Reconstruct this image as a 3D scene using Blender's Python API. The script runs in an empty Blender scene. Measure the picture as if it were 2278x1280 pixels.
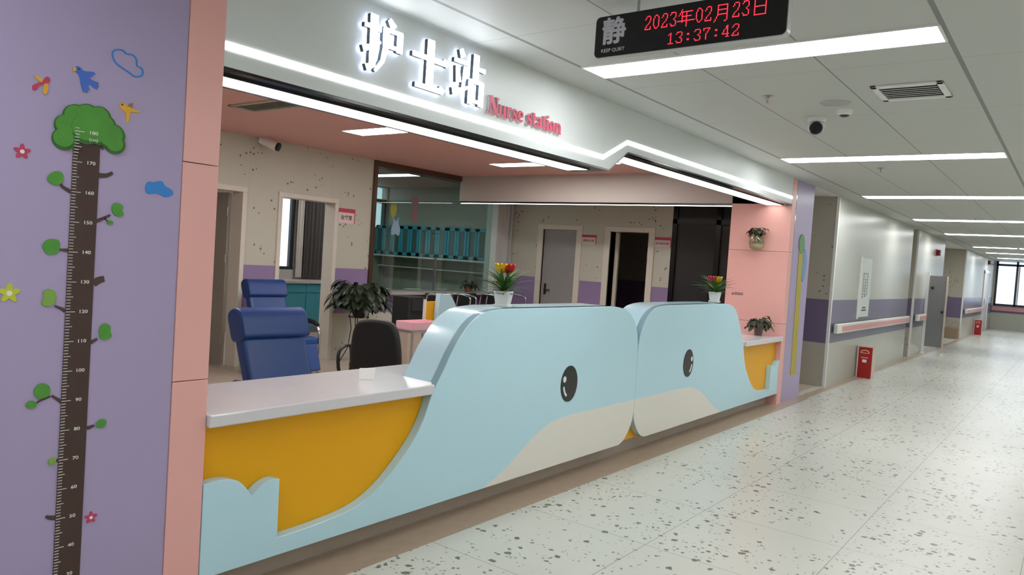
import bpy, bmesh, math, random
from mathutils import Vector, Matrix
random.seed(7)
S = bpy.context.scene
COL = S.collection
PI = math.pi

# ------------------------------------------------------------------ camera, world, exposure
cam_data = bpy.data.cameras.new('camera')
cam = bpy.data.objects.new('camera', cam_data); COL.objects.link(cam)
cam_data.sensor_fit = 'HORIZONTAL'; cam_data.sensor_width = 36.0
cam_data.lens = 1657.28 / 2278 * 36.0
cam_data.clip_start = 0.05; cam_data.clip_end = 200
yaw, pit, rol = 0.65025622, 0.03941768, -0.06641726
fwd = Vector((math.cos(pit)*math.cos(yaw), math.cos(pit)*math.sin(yaw), -math.sin(pit)))
rgt = Vector((math.sin(yaw), -math.cos(yaw), 0)); dwn = fwd.cross(rgt)
r2 = rgt*math.cos(rol) + dwn*math.sin(rol); d2 = dwn*math.cos(rol) - rgt*math.sin(rol)
cam.matrix_world = Matrix(((r2.x, -d2.x, -fwd.x, 0), (r2.y, -d2.y, -fwd.y, 0), (r2.z, -d2.z, -fwd.z, 1.477), (0, 0, 0, 1)))
S.camera = cam
W = bpy.data.worlds.new('overcast_sky'); S.world = W; W.use_nodes = True
bg = W.node_tree.nodes['Background']; bg.inputs[0].default_value = (0.86, 0.92, 1.0, 1); bg.inputs[1].default_value = 1.6
S.view_settings.view_transform = 'Standard'; S.view_settings.look = 'None'
S.view_settings.gamma = 1.0; S.view_settings.exposure = 0.2
S.view_settings.use_curve_mapping = False
PANEL_L, PANEL_IN, STRIP_L, STRIP_UNDER = 16.0, 22.0, 3.4, 3.6     # radiance of ceiling panels, station panels, fascia strips

# ------------------------------------------------------------------ helpers: materials
def lin(c):
    return tuple((x/12.92 if x <= .04045 else ((x+.055)/1.055)**2.4) for x in (v/255 for v in c)) + (1.0,)
class NT:
    def __init__(s, name):
        s.m = bpy.data.materials.new(name); s.m.use_nodes = True
        s.t = s.m.node_tree; s.b = s.t.nodes['Principled BSDF']
    def n(s, typ, **kw):
        x = s.t.nodes.new(typ)
        for k, v in kw.items():
            if isinstance(k, str) and k.startswith('i_'):
                x.inputs[int(k[2:])].default_value = v
            else: setattr(x, k, v)
        return x
    def l(s, a, b): s.t.links.new(a, b)
    def math(s, op, a, b=None, c=None):
        x = s.n('ShaderNodeMath', operation=op)
        for i, v in enumerate((a, b, c)):
            if v is None: continue
            if isinstance(v, (int, float)): x.inputs[i].default_value = v
            else: s.l(v, x.inputs[i])
        return x.outputs[0]
    def mix(s, fac, a, b):
        x = s.n('ShaderNodeMix', data_type='RGBA')
        for sock, v in ((x.inputs[0], fac), (x.inputs[6], a), (x.inputs[7], b)):
            if isinstance(v, tuple) or isinstance(v, (int, float)): sock.default_value = v
            else: s.l(v, sock)
        return x.outputs[2]
    def pos(s):
        g = s.n('ShaderNodeNewGeometry'); q = s.n('ShaderNodeSeparateXYZ'); s.l(g.outputs['Position'], q.inputs[0])
        return g.outputs['Position'], q.outputs
    def band(s, v, lo, hi):
        return s.math('MULTIPLY', s.math('GREATER_THAN', v, lo), s.math('LESS_THAN', v, hi))
    def line(s, v, off, pitch, w):        # 1 on thin lines at off + k*pitch
        f = s.math('FRACT', s.math('ADD', s.math('DIVIDE', s.math('SUBTRACT', v, off), pitch), 0.5))
        return s.math('LESS_THAN', s.math('MULTIPLY', s.math('ABSOLUTE', s.math('SUBTRACT', f, 0.5)), pitch), w)
MATS = {}
def mat(name, rgb, rough=.5, metal=0.0, spec=.5, var=.06, scale=6.0, bump=0.0, coat=0.0, alpha=None):
    if name in MATS: return MATS[name]
    k = NT(name); b = k.b
    b.inputs['Roughness'].default_value = rough; b.inputs['Metallic'].default_value = metal
    b.inputs['Specular IOR Level'].default_value = spec; b.inputs['Coat Weight'].default_value = coat
    c = lin(rgb)
    if var > 0:
        tc = k.n('ShaderNodeTexCoord'); nz = k.n('ShaderNodeTexNoise'); nz.inputs['Scale'].default_value = scale
        k.l(tc.outputs['Object'], nz.inputs['Vector'])
        lo = tuple(x*(1-var) for x in c[:3])+(1,); hi = tuple(min(1, x*(1+var)) for x in c[:3])+(1,)
        k.l(k.mix(nz.outputs[0], lo, hi), b.inputs['Base Color'])
        if bump > 0:
            bp = k.n('ShaderNodeBump'); bp.inputs['Strength'].default_value = bump; bp.inputs['Distance'].default_value = .01
            k.l(nz.outputs[0], bp.inputs['Height']); k.l(bp.outputs[0], b.inputs['Normal'])
    else: b.inputs['Base Color'].default_value = c
    MATS[name] = k.m; return k.m
def emis(name, rgb, strength, base=(230, 230, 230)):
    if name in MATS: return MATS[name]
    k = NT(name); k.b.inputs['Base Color'].default_value = lin(base)
    k.b.inputs['Emission Color'].default_value = lin(rgb); k.b.inputs['Emission Strength'].default_value = strength
    MATS[name] = k.m; return k.m
def glass_mat(name, tint, rough, refl):
    k = NT(name); t = k.t; out = t.nodes['Material Output']; t.nodes.remove(k.b)
    tr = k.n('ShaderNodeBsdfTransparent'); tr.inputs[0].default_value = lin(tint)
    gl = k.n('ShaderNodeBsdfGlossy'); gl.inputs['Roughness'].default_value = rough
    fr = k.n('ShaderNodeFresnel'); ge = k.n('ShaderNodeNewGeometry')
    k.l(k.math('MULTIPLY_ADD', ge.outputs['Backfacing'], 1/1.45-1.45, 1.45), fr.inputs[0])     # thin sheet: the same reflection from either side
    mx = k.n('ShaderNodeMixShader'); k.l(k.math('ADD', fr.outputs[0], refl), mx.inputs[0])
    k.l(tr.outputs[0], mx.inputs[1]); k.l(gl.outputs[0], mx.inputs[2]); k.l(mx.outputs[0], out.inputs[0])
    MATS[name] = k.m; return k.m

# ------------------------------------------------------------------ helpers: meshes
ORG = {}
def spline(pts, n=8):
    out = []; P = [pts[0]] + list(pts) + [pts[-1]]
    for i in range(1, len(P)-2):
        p0, p1, p2, p3 = P[i-1], P[i], P[i+1], P[i+2]
        for j in range(n):
            t = j/n
            out.append(tuple(.5*(2*p1[a] + (p2[a]-p0[a])*t + (2*p0[a]-5*p1[a]+4*p2[a]-p3[a])*t*t + (3*p1[a]-p0[a]-3*p2[a]+p3[a])*t**3) for a in range(len(p1))))
    out.append(tuple(pts[-1])); return out
def closed_spline(pts, n=5):
    m = len(pts); out = []
    for i in range(m):
        p0, p1, p2, p3 = pts[i-1], pts[i], pts[(i+1) % m], pts[(i+2) % m]
        for j in range(n):
            t = j/n
            out.append(tuple(.5*(2*p1[a] + (p2[a]-p0[a])*t + (2*p0[a]-5*p1[a]+4*p2[a]-p3[a])*t*t + (3*p1[a]-p0[a]-3*p2[a]+p3[a])*t**3) for a in range(2)))
    return out
class MB:
    def __init__(s): s.v = []; s.f = []
    def add(s, vs, fs):
        o = len(s.v); s.v += [tuple(v) for v in vs]; s.f += [tuple(i+o for i in f) for f in fs]; return s
    def box(s, x0, x1, y0, y1, z0, z1):
        x0, x1 = min(x0, x1), max(x0, x1); y0, y1 = min(y0, y1), max(y0, y1); z0, z1 = min(z0, z1), max(z0, z1)
        return s.add([(x, y, z) for x in (x0, x1) for y in (y0, y1) for z in (z0, z1)],
                     [(0, 1, 3, 2), (4, 6, 7, 5), (0, 4, 5, 1), (2, 3, 7, 6), (0, 2, 6, 4), (1, 5, 7, 3)])
    def obox(s, c, ax, ay, az):     # oriented box: centre, three half-axis vectors
        c, ax, ay, az = map(Vector, (c, ax, ay, az))
        return s.add([c+ax*i+ay*j+az*k for i in (-1, 1) for j in (-1, 1) for k in (-1, 1)],
                     [(0, 1, 3, 2), (4, 6, 7, 5), (0, 4, 5, 1), (2, 3, 7, 6), (0, 2, 6, 4), (1, 5, 7, 3)])
    def prism(s, poly, fn, a, b):   # poly [(u,v)], fn(u,v,w)->xyz, extruded w=a..b
        n = len(poly)
        vs = [fn(u, v, a) for u, v in poly] + [fn(u, v, b) for u, v in poly]
        return s.add(vs, [tuple(range(n)), tuple(range(2*n-1, n-1, -1))] + [(i, (i+1) % n, n+(i+1) % n, n+i) for i in range(n)])
    def tube(s, pts, r, n=10, cap=True):
        pts = [Vector(p) for p in pts]; rs = r if isinstance(r, (list, tuple)) else [r]*len(pts)
        vs = []; up = None
        for i, p in enumerate(pts):
            t = (pts[min(i+1, len(pts)-1)] - pts[max(i-1, 0)]).normalized()
            if up is None: up = Vector((0, 0, 1)) if abs(t.z) < .9 else Vector((1, 0, 0))
            a = t.cross(up).normalized(); b = a.cross(t).normalized(); up = b
            vs += [p + (a*math.cos(2*PI*k/n) + b*math.sin(2*PI*k/n))*rs[i] for k in range(n)]
        fs = [(i*n+k, i*n+(k+1) % n, (i+1)*n+(k+1) % n, (i+1)*n+k) for i in range(len(pts)-1) for k in range(n)]
        if cap: fs += [tuple(range(n-1, -1, -1)), tuple(range((len(pts)-1)*n, len(pts)*n))]
        return s.add(vs, fs)
    def lathe(s, c, prof, n=24, axis='z'):     # prof [(r,h)]
        vs = []
        for r, h in prof:
            for k in range(n):
                a = 2*PI*k/n; p = (r*math.cos(a), r*math.sin(a), h)
                if axis == 'x': p = (h, r*math.cos(a), r*math.sin(a))
                if axis == 'y': p = (r*math.cos(a), h, r*math.sin(a))
                vs.append((c[0]+p[0], c[1]+p[1], c[2]+p[2]))
        m = len(prof)
        fs = [(i*n+k, i*n+(k+1) % n, (i+1)*n+(k+1) % n, (i+1)*n+k) for i in range(m-1) for k in range(n)]
        fs += [tuple(range(n-1, -1, -1)), tuple(range((m-1)*n, m*n))]
        return s.add(vs, fs)
    def rbox(s, x0, x1, y0, y1, z0, z1, r, n=5, axis='z'):   # box with four rounded edges along an axis
        R = {'z': (x0, x1, y0, y1, z0, z1), 'y': (x0, x1, z0, z1, y0, y1), 'x': (y0, y1, z0, z1, x0, x1)}[axis]
        poly = rrect(R[0], R[1], R[2], R[3], r, n)
        fn = {'z': lambda u, v, w: (u, v, w), 'y': lambda u, v, w: (u, w, v), 'x': lambda u, v, w: (w, u, v)}[axis]
        return s.prism(poly, fn, R[4], R[5])
    def leaf(s, base, d, up, L, w, droop=.3, n=6, fold=.25):
        base, d, up = Vector(base), Vector(d).normalized(), Vector(up)
        side = d.cross(up).normalized(); nn = side.cross(d).normalized(); vs = []
        for i in range(n+1):
            t = i/n; c = base + d*(L*t) + nn*(-droop*L*t*t)
            ww = w*math.sin(PI*min(1, .12+.88*t))**.8 if t < 1 else 0.0005
            vs += [c - side*ww + nn*fold*ww, c, c + side*ww + nn*fold*ww]
        fs = []
        for i in range(n):
            a = 3*i; fs += [(a, a+1, a+4, a+3), (a+1, a+2, a+5, a+4)]
        return s.add(vs, fs)
    def build(s, name, m, parent=None, smooth=None, bevel=0.0, label=None, seg=2):
        o3 = ORG.get(parent, Vector((0, 0, 0))) if parent is not None else None
        if parent is None:
            xs, ys, zs = zip(*s.v); o3 = Vector(((min(xs)+max(xs))/2, (min(ys)+max(ys))/2, min(zs)))
        me = bpy.data.meshes.new(name); me.from_pydata([tuple(Vector(v)-o3) for v in s.v], [], s.f); me.update()
        bm = bmesh.new(); bm.from_mesh(me)
        bmesh.ops.recalc_face_normals(bm, faces=bm.faces); bm.to_mesh(me); bm.free()
        o = bpy.data.objects.new(name, me); COL.objects.link(o); me.materials.append(m)
        if parent is None: o.location = o3
        else: o.parent = parent
        ORG[o] = o3
        if bevel:
            b = o.modifiers.new('bevel', 'BEVEL'); b.width = bevel; b.segments = seg; b.limit_method = 'ANGLE'; b.angle_limit = .7
        if smooth: soft(o, smooth)
        if label: o['label'] = label
        return o
def soft(o, ang=40):
    me = o.data
    for p in me.polygons: p.use_smooth = True
    bm = bmesh.new(); bm.from_mesh(me)
    for e in bm.edges:
        e.smooth = not (len(e.link_faces) == 2 and e.calc_face_angle(0) > math.radians(ang)) and len(e.link_faces) == 2
    bm.to_mesh(me); bm.free()
def rrect(x0, x1, y0, y1, r, n=5):
    out = []
    for cx, cy, a in ((x1-r, y1-r, 0), (x0+r, y1-r, 90), (x0+r, y0+r, 180), (x1-r, y0+r, 270)):
        for i in range(n+1):
            t = math.radians(a+90*i/n); out.append((cx+r*math.cos(t), cy+r*math.sin(t)))
    return out
def ell(cx, cy, rx, ry, n=32, tilt=0.0):
    return [(cx+rx*math.cos(2*PI*i/n)*math.cos(tilt)-ry*math.sin(2*PI*i/n)*math.sin(tilt),
             cy+rx*math.cos(2*PI*i/n)*math.sin(tilt)+ry*math.sin(2*PI*i/n)*math.cos(tilt)) for i in range(n)]
XZ = lambda u, v, w: (u, w, v)       # drawing in a wall along the corridor
YZ = lambda u, v, w: (w, u, v)       # drawing in a wall across the corridor
XY = lambda u, v, w: (u, v, w)
def tag(o, label, cat, group=None):
    o['label'] = label; o['category'] = cat
    if group: o['group'] = group
    return o
def thing(name, label, cat, loc, group=None, rz=0.0):
    o = bpy.data.objects.new(name, None); COL.objects.link(o); o.location = loc; o.rotation_euler = (0, 0, rz)
    o.empty_display_size = .1; ORG[o] = Vector(loc); return tag(o, label, cat, group)
def struct(name, mb, m, parent=None, bevel=0.0):
    o = mb.build(name, m, parent, bevel=bevel)
    if parent is None: o['kind'] = 'structure'
    return o
def sroot(name, loc):
    o = bpy.data.objects.new(name, None); COL.objects.link(o); o.location = loc; ORG[o] = Vector(loc); o['kind'] = 'structure'; return o
def dup(root, loc, rz=None, label=None):
    r = root.copy(); COL.objects.link(r); r.location = loc
    if rz is not None: r.rotation_euler = (0, 0, rz)
    if label: r['label'] = label
    for ch in list(root.children):
        c = ch.copy(); COL.objects.link(c); c.parent = r
        for g in list(ch.children):
            d = g.copy(); COL.objects.link(d); d.parent = c
    return r
def stroke(mb, pts, w0, w1, fn, a, b):      # one pen stroke as an extruded ribbon
    n = len(pts)
    L = []; R = []
    for i, (x, y) in enumerate(pts):
        q = pts[min(i+1, n-1)]; p = pts[max(i-1, 0)]
        dx, dy = q[0]-p[0], q[1]-p[1]; l = math.hypot(dx, dy) or 1
        w = (w0 + (w1-w0)*i/(n-1))/2
        L.append((x-dy/l*w, y+dx/l*w)); R.append((x+dy/l*w, y-dx/l*w))
    mb.prism(L+R[::-1], fn, a, b)
def text_mesh(txt, h, fn, thick=.001, bold=0.0, sx=1.0, align='CENTER'):   # builtin font -> mesh builder
    cu = bpy.data.curves.new('t', 'FONT'); cu.body = txt; cu.size = 1.0; cu.align_x = align; cu.align_y = 'CENTER'
    cu.offset = bold; cu.extrude = .5; cu.resolution_u = 3
    ob = bpy.data.objects.new('t', cu); COL.objects.link(ob)
    dg = bpy.context.evaluated_depsgraph_get(); ev = ob.evaluated_get(dg); me = ev.to_mesh()
    vs = [(v.co.x, v.co.y, v.co.z) for v in me.vertices]; fs = [tuple(p.vertices) for p in me.polygons]
    ev.to_mesh_clear(); bpy.data.objects.remove(ob); bpy.data.curves.remove(cu)
    mb = MB()
    if vs: mb.add([fn(x*h*sx, y*h, (z+.5)*thick) for x, y, z in vs], fs)
    return mb

# ------------------------------------------------------------------ materials
Y0 = 2.671
def floor_mat():
    k = NT('terrazzo'); P, q = k.pos(); b = k.b
    base = lin((198, 198, 188))
    nz = k.n('ShaderNodeTexNoise'); nz.inputs['Scale'].default_value = 1.1; k.l(P, nz.inputs['Vector'])
    c = k.mix(nz.outputs[0], tuple(x*.93 for x in base[:3])+(1,), tuple(min(1, x*1.05) for x in base[:3])+(1,))
    for sc, th, gate, col in ((21, .27, .72, (108, 106, 96)), (33, .26, .79, (124, 122, 108)), (50, .27, .80, (150, 146, 132))):
        ns = k.n('ShaderNodeTexNoise'); ns.inputs['Scale'].default_value = sc*2; k.l(P, ns.inputs['Vector'])
        va = k.n('ShaderNodeVectorMath', operation='MULTIPLY_ADD'); k.l(ns.outputs['Color'], va.inputs[0])
        va.inputs[1].default_value = (.7/sc, .7/sc, 0); k.l(P, va.inputs[2])
        vo = k.n('ShaderNodeTexVoronoi'); vo.inputs['Scale'].default_value = sc; k.l(va.outputs[0], vo.inputs['Vector'])
        hs = k.n('ShaderNodeSeparateColor'); k.l(vo.outputs['Color'], hs.inputs[0])
        cl = k.n('ShaderNodeTexNoise'); cl.inputs['Scale'].default_value = 2.2; k.l(P, cl.inputs['Vector'])
        g = k.math('GREATER_THAN', k.math('ADD', hs.outputs[0], k.math('MULTIPLY', k.math('SUBTRACT', cl.outputs[0], .5), 1.2)), gate)
        chip = k.math('MULTIPLY', g, k.math('LESS_THAN', vo.outputs['Distance'], k.math('MULTIPLY', hs.outputs[1], th*1.6)))
        c = k.mix(chip, c, lin(col))
    seam = k.math('MAXIMUM', k.line(q[0], 2.80, .8, .0022), k.line(q[1], .935, .8, .0022))
    c = k.mix(k.math('MULTIPLY', seam, .75), c, lin((126, 122, 110)))
    k.l(c, b.inputs['Base Color']); b.inputs['Roughness'].default_value = .27; b.inputs['Specular IOR Level'].default_value = .33
    return k.m
def ceil_mat():
    k = NT('ceiling_tiles'); P, q = k.pos(); b = k.b
    base = lin((192, 194, 188))
    ln = k.math('MAXIMUM', k.line(q[1], .563, .6025, .0045), k.math('MULTIPLY', k.line(q[0], 3.005, 1.206, .0025), .6))
    edge = k.math('MAXIMUM', k.math('LESS_THAN', k.math('ABSOLUTE', k.math('SUBTRACT', q[1], .553)), .008), k.math('LESS_THAN', k.math('ABSOLUTE', k.math('SUBTRACT', q[1], 2.382)), .008))
    k.l(k.mix(k.math('MULTIPLY', k.math('MAXIMUM', ln, edge), .62), base, lin((70, 74, 72))), b.inputs['Base Color'])
    b.inputs['Roughness'].default_value = .55; b.inputs['Specular IOR Level'].default_value = .3
    return k.m
def wall_mat(name, beige, purple, lo, hi, rough, spots):
    k = NT(name); P, q = k.pos(); b = k.b
    nz = k.n('ShaderNodeTexNoise'); nz.inputs['Scale'].default_value = 3; k.l(P, nz.inputs['Vector'])
    be = lin(beige); c = k.mix(nz.outputs[0], tuple(x*.96 for x in be[:3])+(1,), tuple(x*1.03 for x in be[:3])+(1,))
    if spots:                                   # small printed dots in loose clusters
        vo = k.n('ShaderNodeTexVoronoi'); vo.inputs['Scale'].default_value = 19; k.l(P, vo.inputs['Vector'])
        hs = k.n('ShaderNodeSeparateColor'); k.l(vo.outputs['Color'], hs.inputs[0])
        cl = k.n('ShaderNodeTexNoise'); cl.inputs['Scale'].default_value = 3.1; cl.inputs['Detail'].default_value = 1; k.l(P, cl.inputs['Vector'])
        g = k.math('MULTIPLY', k.math('GREATER_THAN', hs.outputs[0], .45), k.math('GREATER_THAN', cl.outputs[0], .56))
        d = k.math('MULTIPLY', g, k.math('LESS_THAN', vo.outputs['Distance'], .27))
        c = k.mix(k.math('MULTIPLY', d, spots), c, lin((70, 55, 48)))
    seam = k.math('MULTIPLY', k.line(q[0], .2, 1.2, .0018), .25)
    c = k.mix(seam, c, lin((90, 85, 78)))
    c = k.mix(k.band(q[2], lo, hi), c, lin(purple))
    k.l(c, b.inputs['Base Color']); b.inputs['Roughness'].default_value = rough; b.inputs['Specular IOR Level'].default_value = .5
    return k.m
M_room = mat('grey_tile_wall', (172, 168, 158), .35, var=.04, scale=3)
M_floor = floor_mat(); M_ceil = ceil_mat()
M_wall = wall_mat('corridor_wall_panel', (178, 178, 167), (108, 103, 125), .60, 1.195, .30, 0)
M_wallshade = wall_mat('shaded_alcove_panel', (172, 165, 150), (108, 96, 122), .60, 1.195, .4, .7)  # darker copy of the corridor panel, alcove shade put into its colour
M_back = wall_mat('station_wall_panel', (194, 192, 178), (146, 124, 164), .60, 1.195, .42, .75)
M_end = wall_mat('end_wall_panel', (186, 186, 172), (134, 118, 150), .62, .90, .35, 0)
M_pink = mat('pink_panel', (230, 172, 164), .36, var=.03, scale=2)
M_pinkceil = mat('pink_ceiling_paint', (222, 166, 156), .5, var=.03, scale=2)
M_purple = mat('lilac_panel', (166, 152, 186), .38, var=.03, scale=2)
M_border = mat('brown_stone_border', (168, 148, 128), .3, var=.14, scale=14)
M_sfloor = mat('station_floor_vinyl', (178, 164, 148), .3, var=.06, scale=5)
M_fascia = mat('pale_fascia_panel', (212, 216, 214), .4, var=.02)
M_white = mat('white_paint', (226, 225, 221), .35, var=.02)
M_whitefab = mat('white_top_stone', (212, 209, 213), .16, var=.03, scale=9, spec=.6)
M_cream = mat('cream_door_frame', (214, 207, 194), .4, var=.03)
M_greyleaf = mat('grey_door_leaf', (150, 146, 146), .4, var=.03)
M_black = mat('black_gloss', (18, 18, 18), .18, var=0)
M_matte = mat('black_matte', (22, 22, 23), .55, var=.1)
M_blue = mat('pale_blue_lacquer', (184, 220, 232), .2, var=.02, scale=1.5, coat=.3)
M_belly = mat('off_white_lacquer', (224, 220, 210), .25, var=.02, scale=2)
M_yellow = mat('mustard_panel', (232, 168, 10), .36, spec=.3, var=.04, scale=2)
M_kick = mat('grey_brown_kickboard', (176, 162, 148), .35, var=.08)
M_steel = mat('brushed_steel', (176, 178, 180), .28, metal=1, var=.06, scale=20)
M_chrome = mat('chrome', (214, 216, 220), .1, metal=1, var=0)
M_darksteel = mat('dark_frame', (38, 40, 44), .35, var=.05)
M_bronze = mat('bronze_frame', (96, 74, 60), .35, metal=.6, var=.05)
M_teal = mat('teal_cabinet', (62, 160, 182), .35, var=.05)
M_navy = mat('navy_vinyl', (28, 64, 126), .4, var=.08, scale=10)
M_curtain = mat('grey_curtain', (74, 70, 66), .8, var=.12)
M_green = mat('dark_leaf', (30, 46, 26), .45, var=.35, scale=14)
M_green2 = mat('bright_leaf', (70, 116, 52), .45, var=.3, scale=14)
M_green3 = mat('wine_tinted_leaf', (46, 52, 28), .5, var=.45, scale=22)
M_soil = mat('soil', (40, 34, 28), .9, var=.2, scale=30)
M_pot = mat('white_ceramic', (226, 226, 222), .3, var=.02)
M_terra = mat('terracotta', (150, 92, 74), .7, var=.1)
M_red = mat('red_bract', (214, 46, 44), .45, var=.15, scale=20)
M_yel2 = mat('yellow_bract', (228, 198, 50), .45, var=.15, scale=20)
M_pinkfl = mat('pink_bract', (206, 60, 92), .45, var=.15, scale=20)
M_glass = glass_mat('partition_glass', (206, 222, 216), .02, .05)
M_pane = glass_mat('window_pane', (240, 246, 250), .02, .02)
M_vase = glass_mat('vase_glass', (232, 236, 222), .05, .06)
M_darkglass = mat('dark_tinted_glass', (52, 52, 52), .12, var=0)
M_redbox = mat('red_enamel', (160, 24, 26), .3, var=.06)
M_ink = mat('dark_print', (60, 58, 64), .6, var=0)
M_wprint = mat('white_print', (222, 222, 214), .6, var=0)
M_trunk = mat('brown_sticker_bark', (66, 44, 38), .5, var=.14, scale=30)
M_branch = mat('brown_sticker_branch', (72, 52, 44), .5, var=.1, scale=30)
M_leafst = mat('green_sticker', (74, 142, 50), .5, var=.18, scale=18)
M_leafst2 = mat('lime_sticker', (120, 160, 66), .5, var=.12, scale=18)
M_stblue = mat('blue_sticker', (48, 128, 206), .5, var=.06)
M_stbird = mat('royal_blue_sticker', (66, 104, 190), .5, var=.12, scale=40)
M_stred = mat('crimson_sticker', (184, 58, 92), .5, var=.06)
M_styel = mat('amber_sticker', (216, 164, 52), .5, var=.1, scale=40)
M_stlime = mat('yellow_green_sticker', (186, 192, 50), .5, var=.05)
M_lamp = emis('ceiling_panel_light', (250, 253, 255), PANEL_L)
M_lamp_in = emis('station_panel_light', (255, 252, 250), PANEL_IN)
M_room_fill = emis('treatment_room_fill', (248, 252, 255), 18.0)  # fill emission for the lamps added in the treatment room
M_strip = emis('led_strip_light', (246, 252, 255), STRIP_L)
M_under = emis('led_soffit_light', (255, 255, 250), STRIP_UNDER)
M_letter = emis('lit_letter_face', (240, 246, 255), 9.0)
M_halo = emis('letter_back_light', (200, 216, 255), 4.5)
M_led = emis('red_led_dots', (255, 44, 62), 2.6, (60, 8, 8))

# ------------------------------------------------------------------ floors and ceilings
struct('floor', MB().box(-5, 35, -1.6, 2.77, -.1, 0), M_floor)
struct('floor.001', MB().box(-5, 13.4, 2.77, 11, -.1, .0), M_sfloor)
struct('floor.002', MB().box(13.4, 35, 2.77, 4.2, -.1, .0), M_floor)
struct('trim_1', MB().box(-3, 9.5, 2.53, 2.77, 0, .002), M_border)
struct('trim_2', MB().box(9.5, 34, 2.56, 2.671, 0, .002), M_border)
struct('ceiling', MB().box(-5, 35, -1.6, 2.671, 2.6, 2.72), M_ceil)
struct('ceiling.001', MB().box(-5, 13.4, 2.95, 11, 2.68, 2.8), M_pinkceil)
struct('ceiling.002', MB().box(9.5, 35, 2.671, 4.2, 2.6, 2.68), M_white)

# ------------------------------------------------------------------ walls of the corridor
struct('wall_right', MB().box(-5, 35, -1.75, -1.6, 0, 2.7), mat('white_wall_panel', (226, 226, 220), .4))
struct('wall_near', MB().box(-5.15, -5, -1.75, 11, 0, 2.8), M_wall)
struct('wall_front', MB().box(-5, 1.449, Y0, 3.25, 0, 2.6), M_purple)
struct('wall_column', MB().box(8.798, 9.5, Y0, 3.25, 0, 2.6), M_purple)
for i, (za, zb) in enumerate(((0, .9275), (.9305, 1.7525), (1.7555, 2.6))):
    struct('trim_3' if i == 0 else 'trim_3.%03d' % i, MB().box(1.451, 1.594, Y0-.004, 3.26, za, zb), M_pink, bevel=.0015)
for i, (za, zb) in enumerate(((0, .9275), (.9305, 1.7525), (1.7555, 2.6))):
    struct('trim_4' if i == 0 else 'trim_4.%03d' % i, MB().box(8.65, 8.79, Y0-.004, 3.37, za, zb), M_pink, bevel=.0015)
struct('trim_5', MB().box(8.79, 8.80, Y0-.007, Y0+.01, 0, 2.6), M_chrome)
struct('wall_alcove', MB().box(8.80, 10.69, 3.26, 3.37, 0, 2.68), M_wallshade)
def wall_block(name, x0, x1, y1=3.4):
    return struct(name, MB().box(x0, x1, Y0, y1, 0, 2.6), M_wall)
wall_block('wall_corridor', 10.69, 16.35); wall_block('wall_corridor.001', 17.0, 20.7); wall_block('wall_corridor.002', 25.1, 34.0)
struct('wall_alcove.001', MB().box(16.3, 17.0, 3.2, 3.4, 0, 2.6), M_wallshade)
struct('wall_alcove.002', MB().box(20.7, 25.1, 3.3, 3.4, 0, 2.6), M_wall)
for i, x in enumerate((10.69, 17.0, 25.1)):       # end faces of the three wall blocks, shade put into their colour, and their pale corner guards
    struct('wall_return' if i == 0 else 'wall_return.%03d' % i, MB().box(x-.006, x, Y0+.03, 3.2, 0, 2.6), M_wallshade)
    struct('trim_6' if i == 0 else 'trim_6.%03d' % i, MB().box(x-.01, x+.03, Y0-.006, Y0+.03, 0, 2.6), M_white)
# end of the corridor
XE = 34.0
eb = MB().box(XE, XE+.2, 2.62, 4.2, 0, 2.7).box(XE, XE+.2, -1.75, 2.62, 0, .9).box(XE, XE+.2, -1.75, 2.62, 2.62, 2.7).box(XE, XE+.2, -1.75, -1.2, .9, 2.62)
struct('wall_end', eb, M_end)
wr = sroot('window_1', (XE+.05, .7, .9))
fr = MB()
for y in (2.62, 1.98, .7, -.57): fr.box(XE+.02, XE+.09, y-.07, y, .9, 2.62)
fr.box(XE+.02, XE+.09, -1.2, 2.62, .9, .97).box(XE+.02, XE+.09, -1.2, 2.62, 2.42, 2.5)
fr.build('window_frame', M_darksteel, wr)
MB().box(XE+.05, XE+.06, -1.2, 2.6, .93, 2.6).build('pane', M_pane, wr)
MB().box(XE+.0, XE+.05, 1.85, 1.9, .97, 2.42).build('sash', M_white, wr)
# door far along the corridor, before the end wall
dr = sroot('door_1', (31.2, Y0, 0))
MB().box(30.3, 30.4, Y0-.03, Y0, 0, 2.1).box(32.2, 32.3, Y0-.03, Y0, 0, 2.1).box(30.3, 32.3, Y0-.03, Y0, 2.05, 2.15).build('door_frame', M_white, dr)
MB().box(30.4, 32.2, Y0-.012, Y0, 0, 2.05).build('door_leaf', mat('pale_door_leaf', (190, 188, 192), .4), dr)
MB().tube([(30.6, Y0-.05, .95), (30.6, Y0-.05, 1.15)], .012).build('door_handle', M_steel, dr)

# ------------------------------------------------------------------ walls of the nurse station
YB = 7.713
wb = MB()
wb.box(-5, 4.02, YB, YB+.18, 0, 2.68).box(4.02, 4.93, YB, YB+.18, 2.05, 2.68).box(4.93, 5.44, YB, YB+.18, 0, 2.68)
wb.box(5.44, 6.26, YB, YB+.18, 2.05, 2.68).box(6.26, 6.88, YB, YB+.18, 0, 2.68).box(6.88, 9.60, YB, YB+.18, 0, .86)
struct('wall_back', wb, M_back)
struct('wall_back.001', MB().box(9.60, 10.15, YB, YB+.18, 0, 2.68), mat('pale_column_paint', (206, 204, 202), .4, var=.03))
we = MB().box(10, 10.15, 4.76, 5.12, 0, 2.68).box(10, 10.15, 5.12, 5.77, 1.99, 2.68).box(10, 10.15, 5.77, 6.38, 0, 2.68)
we.box(10, 10.15, 6.38, 7.03, 1.99, 2.68).box(10, 10.15, 7.03, YB, 0, 2.68)
struct('wall_hall', we, M_back)
struct('wall_inner', MB().box(1.2, 1.45, 3.25, YB, 0, 2.68), M_back)
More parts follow.
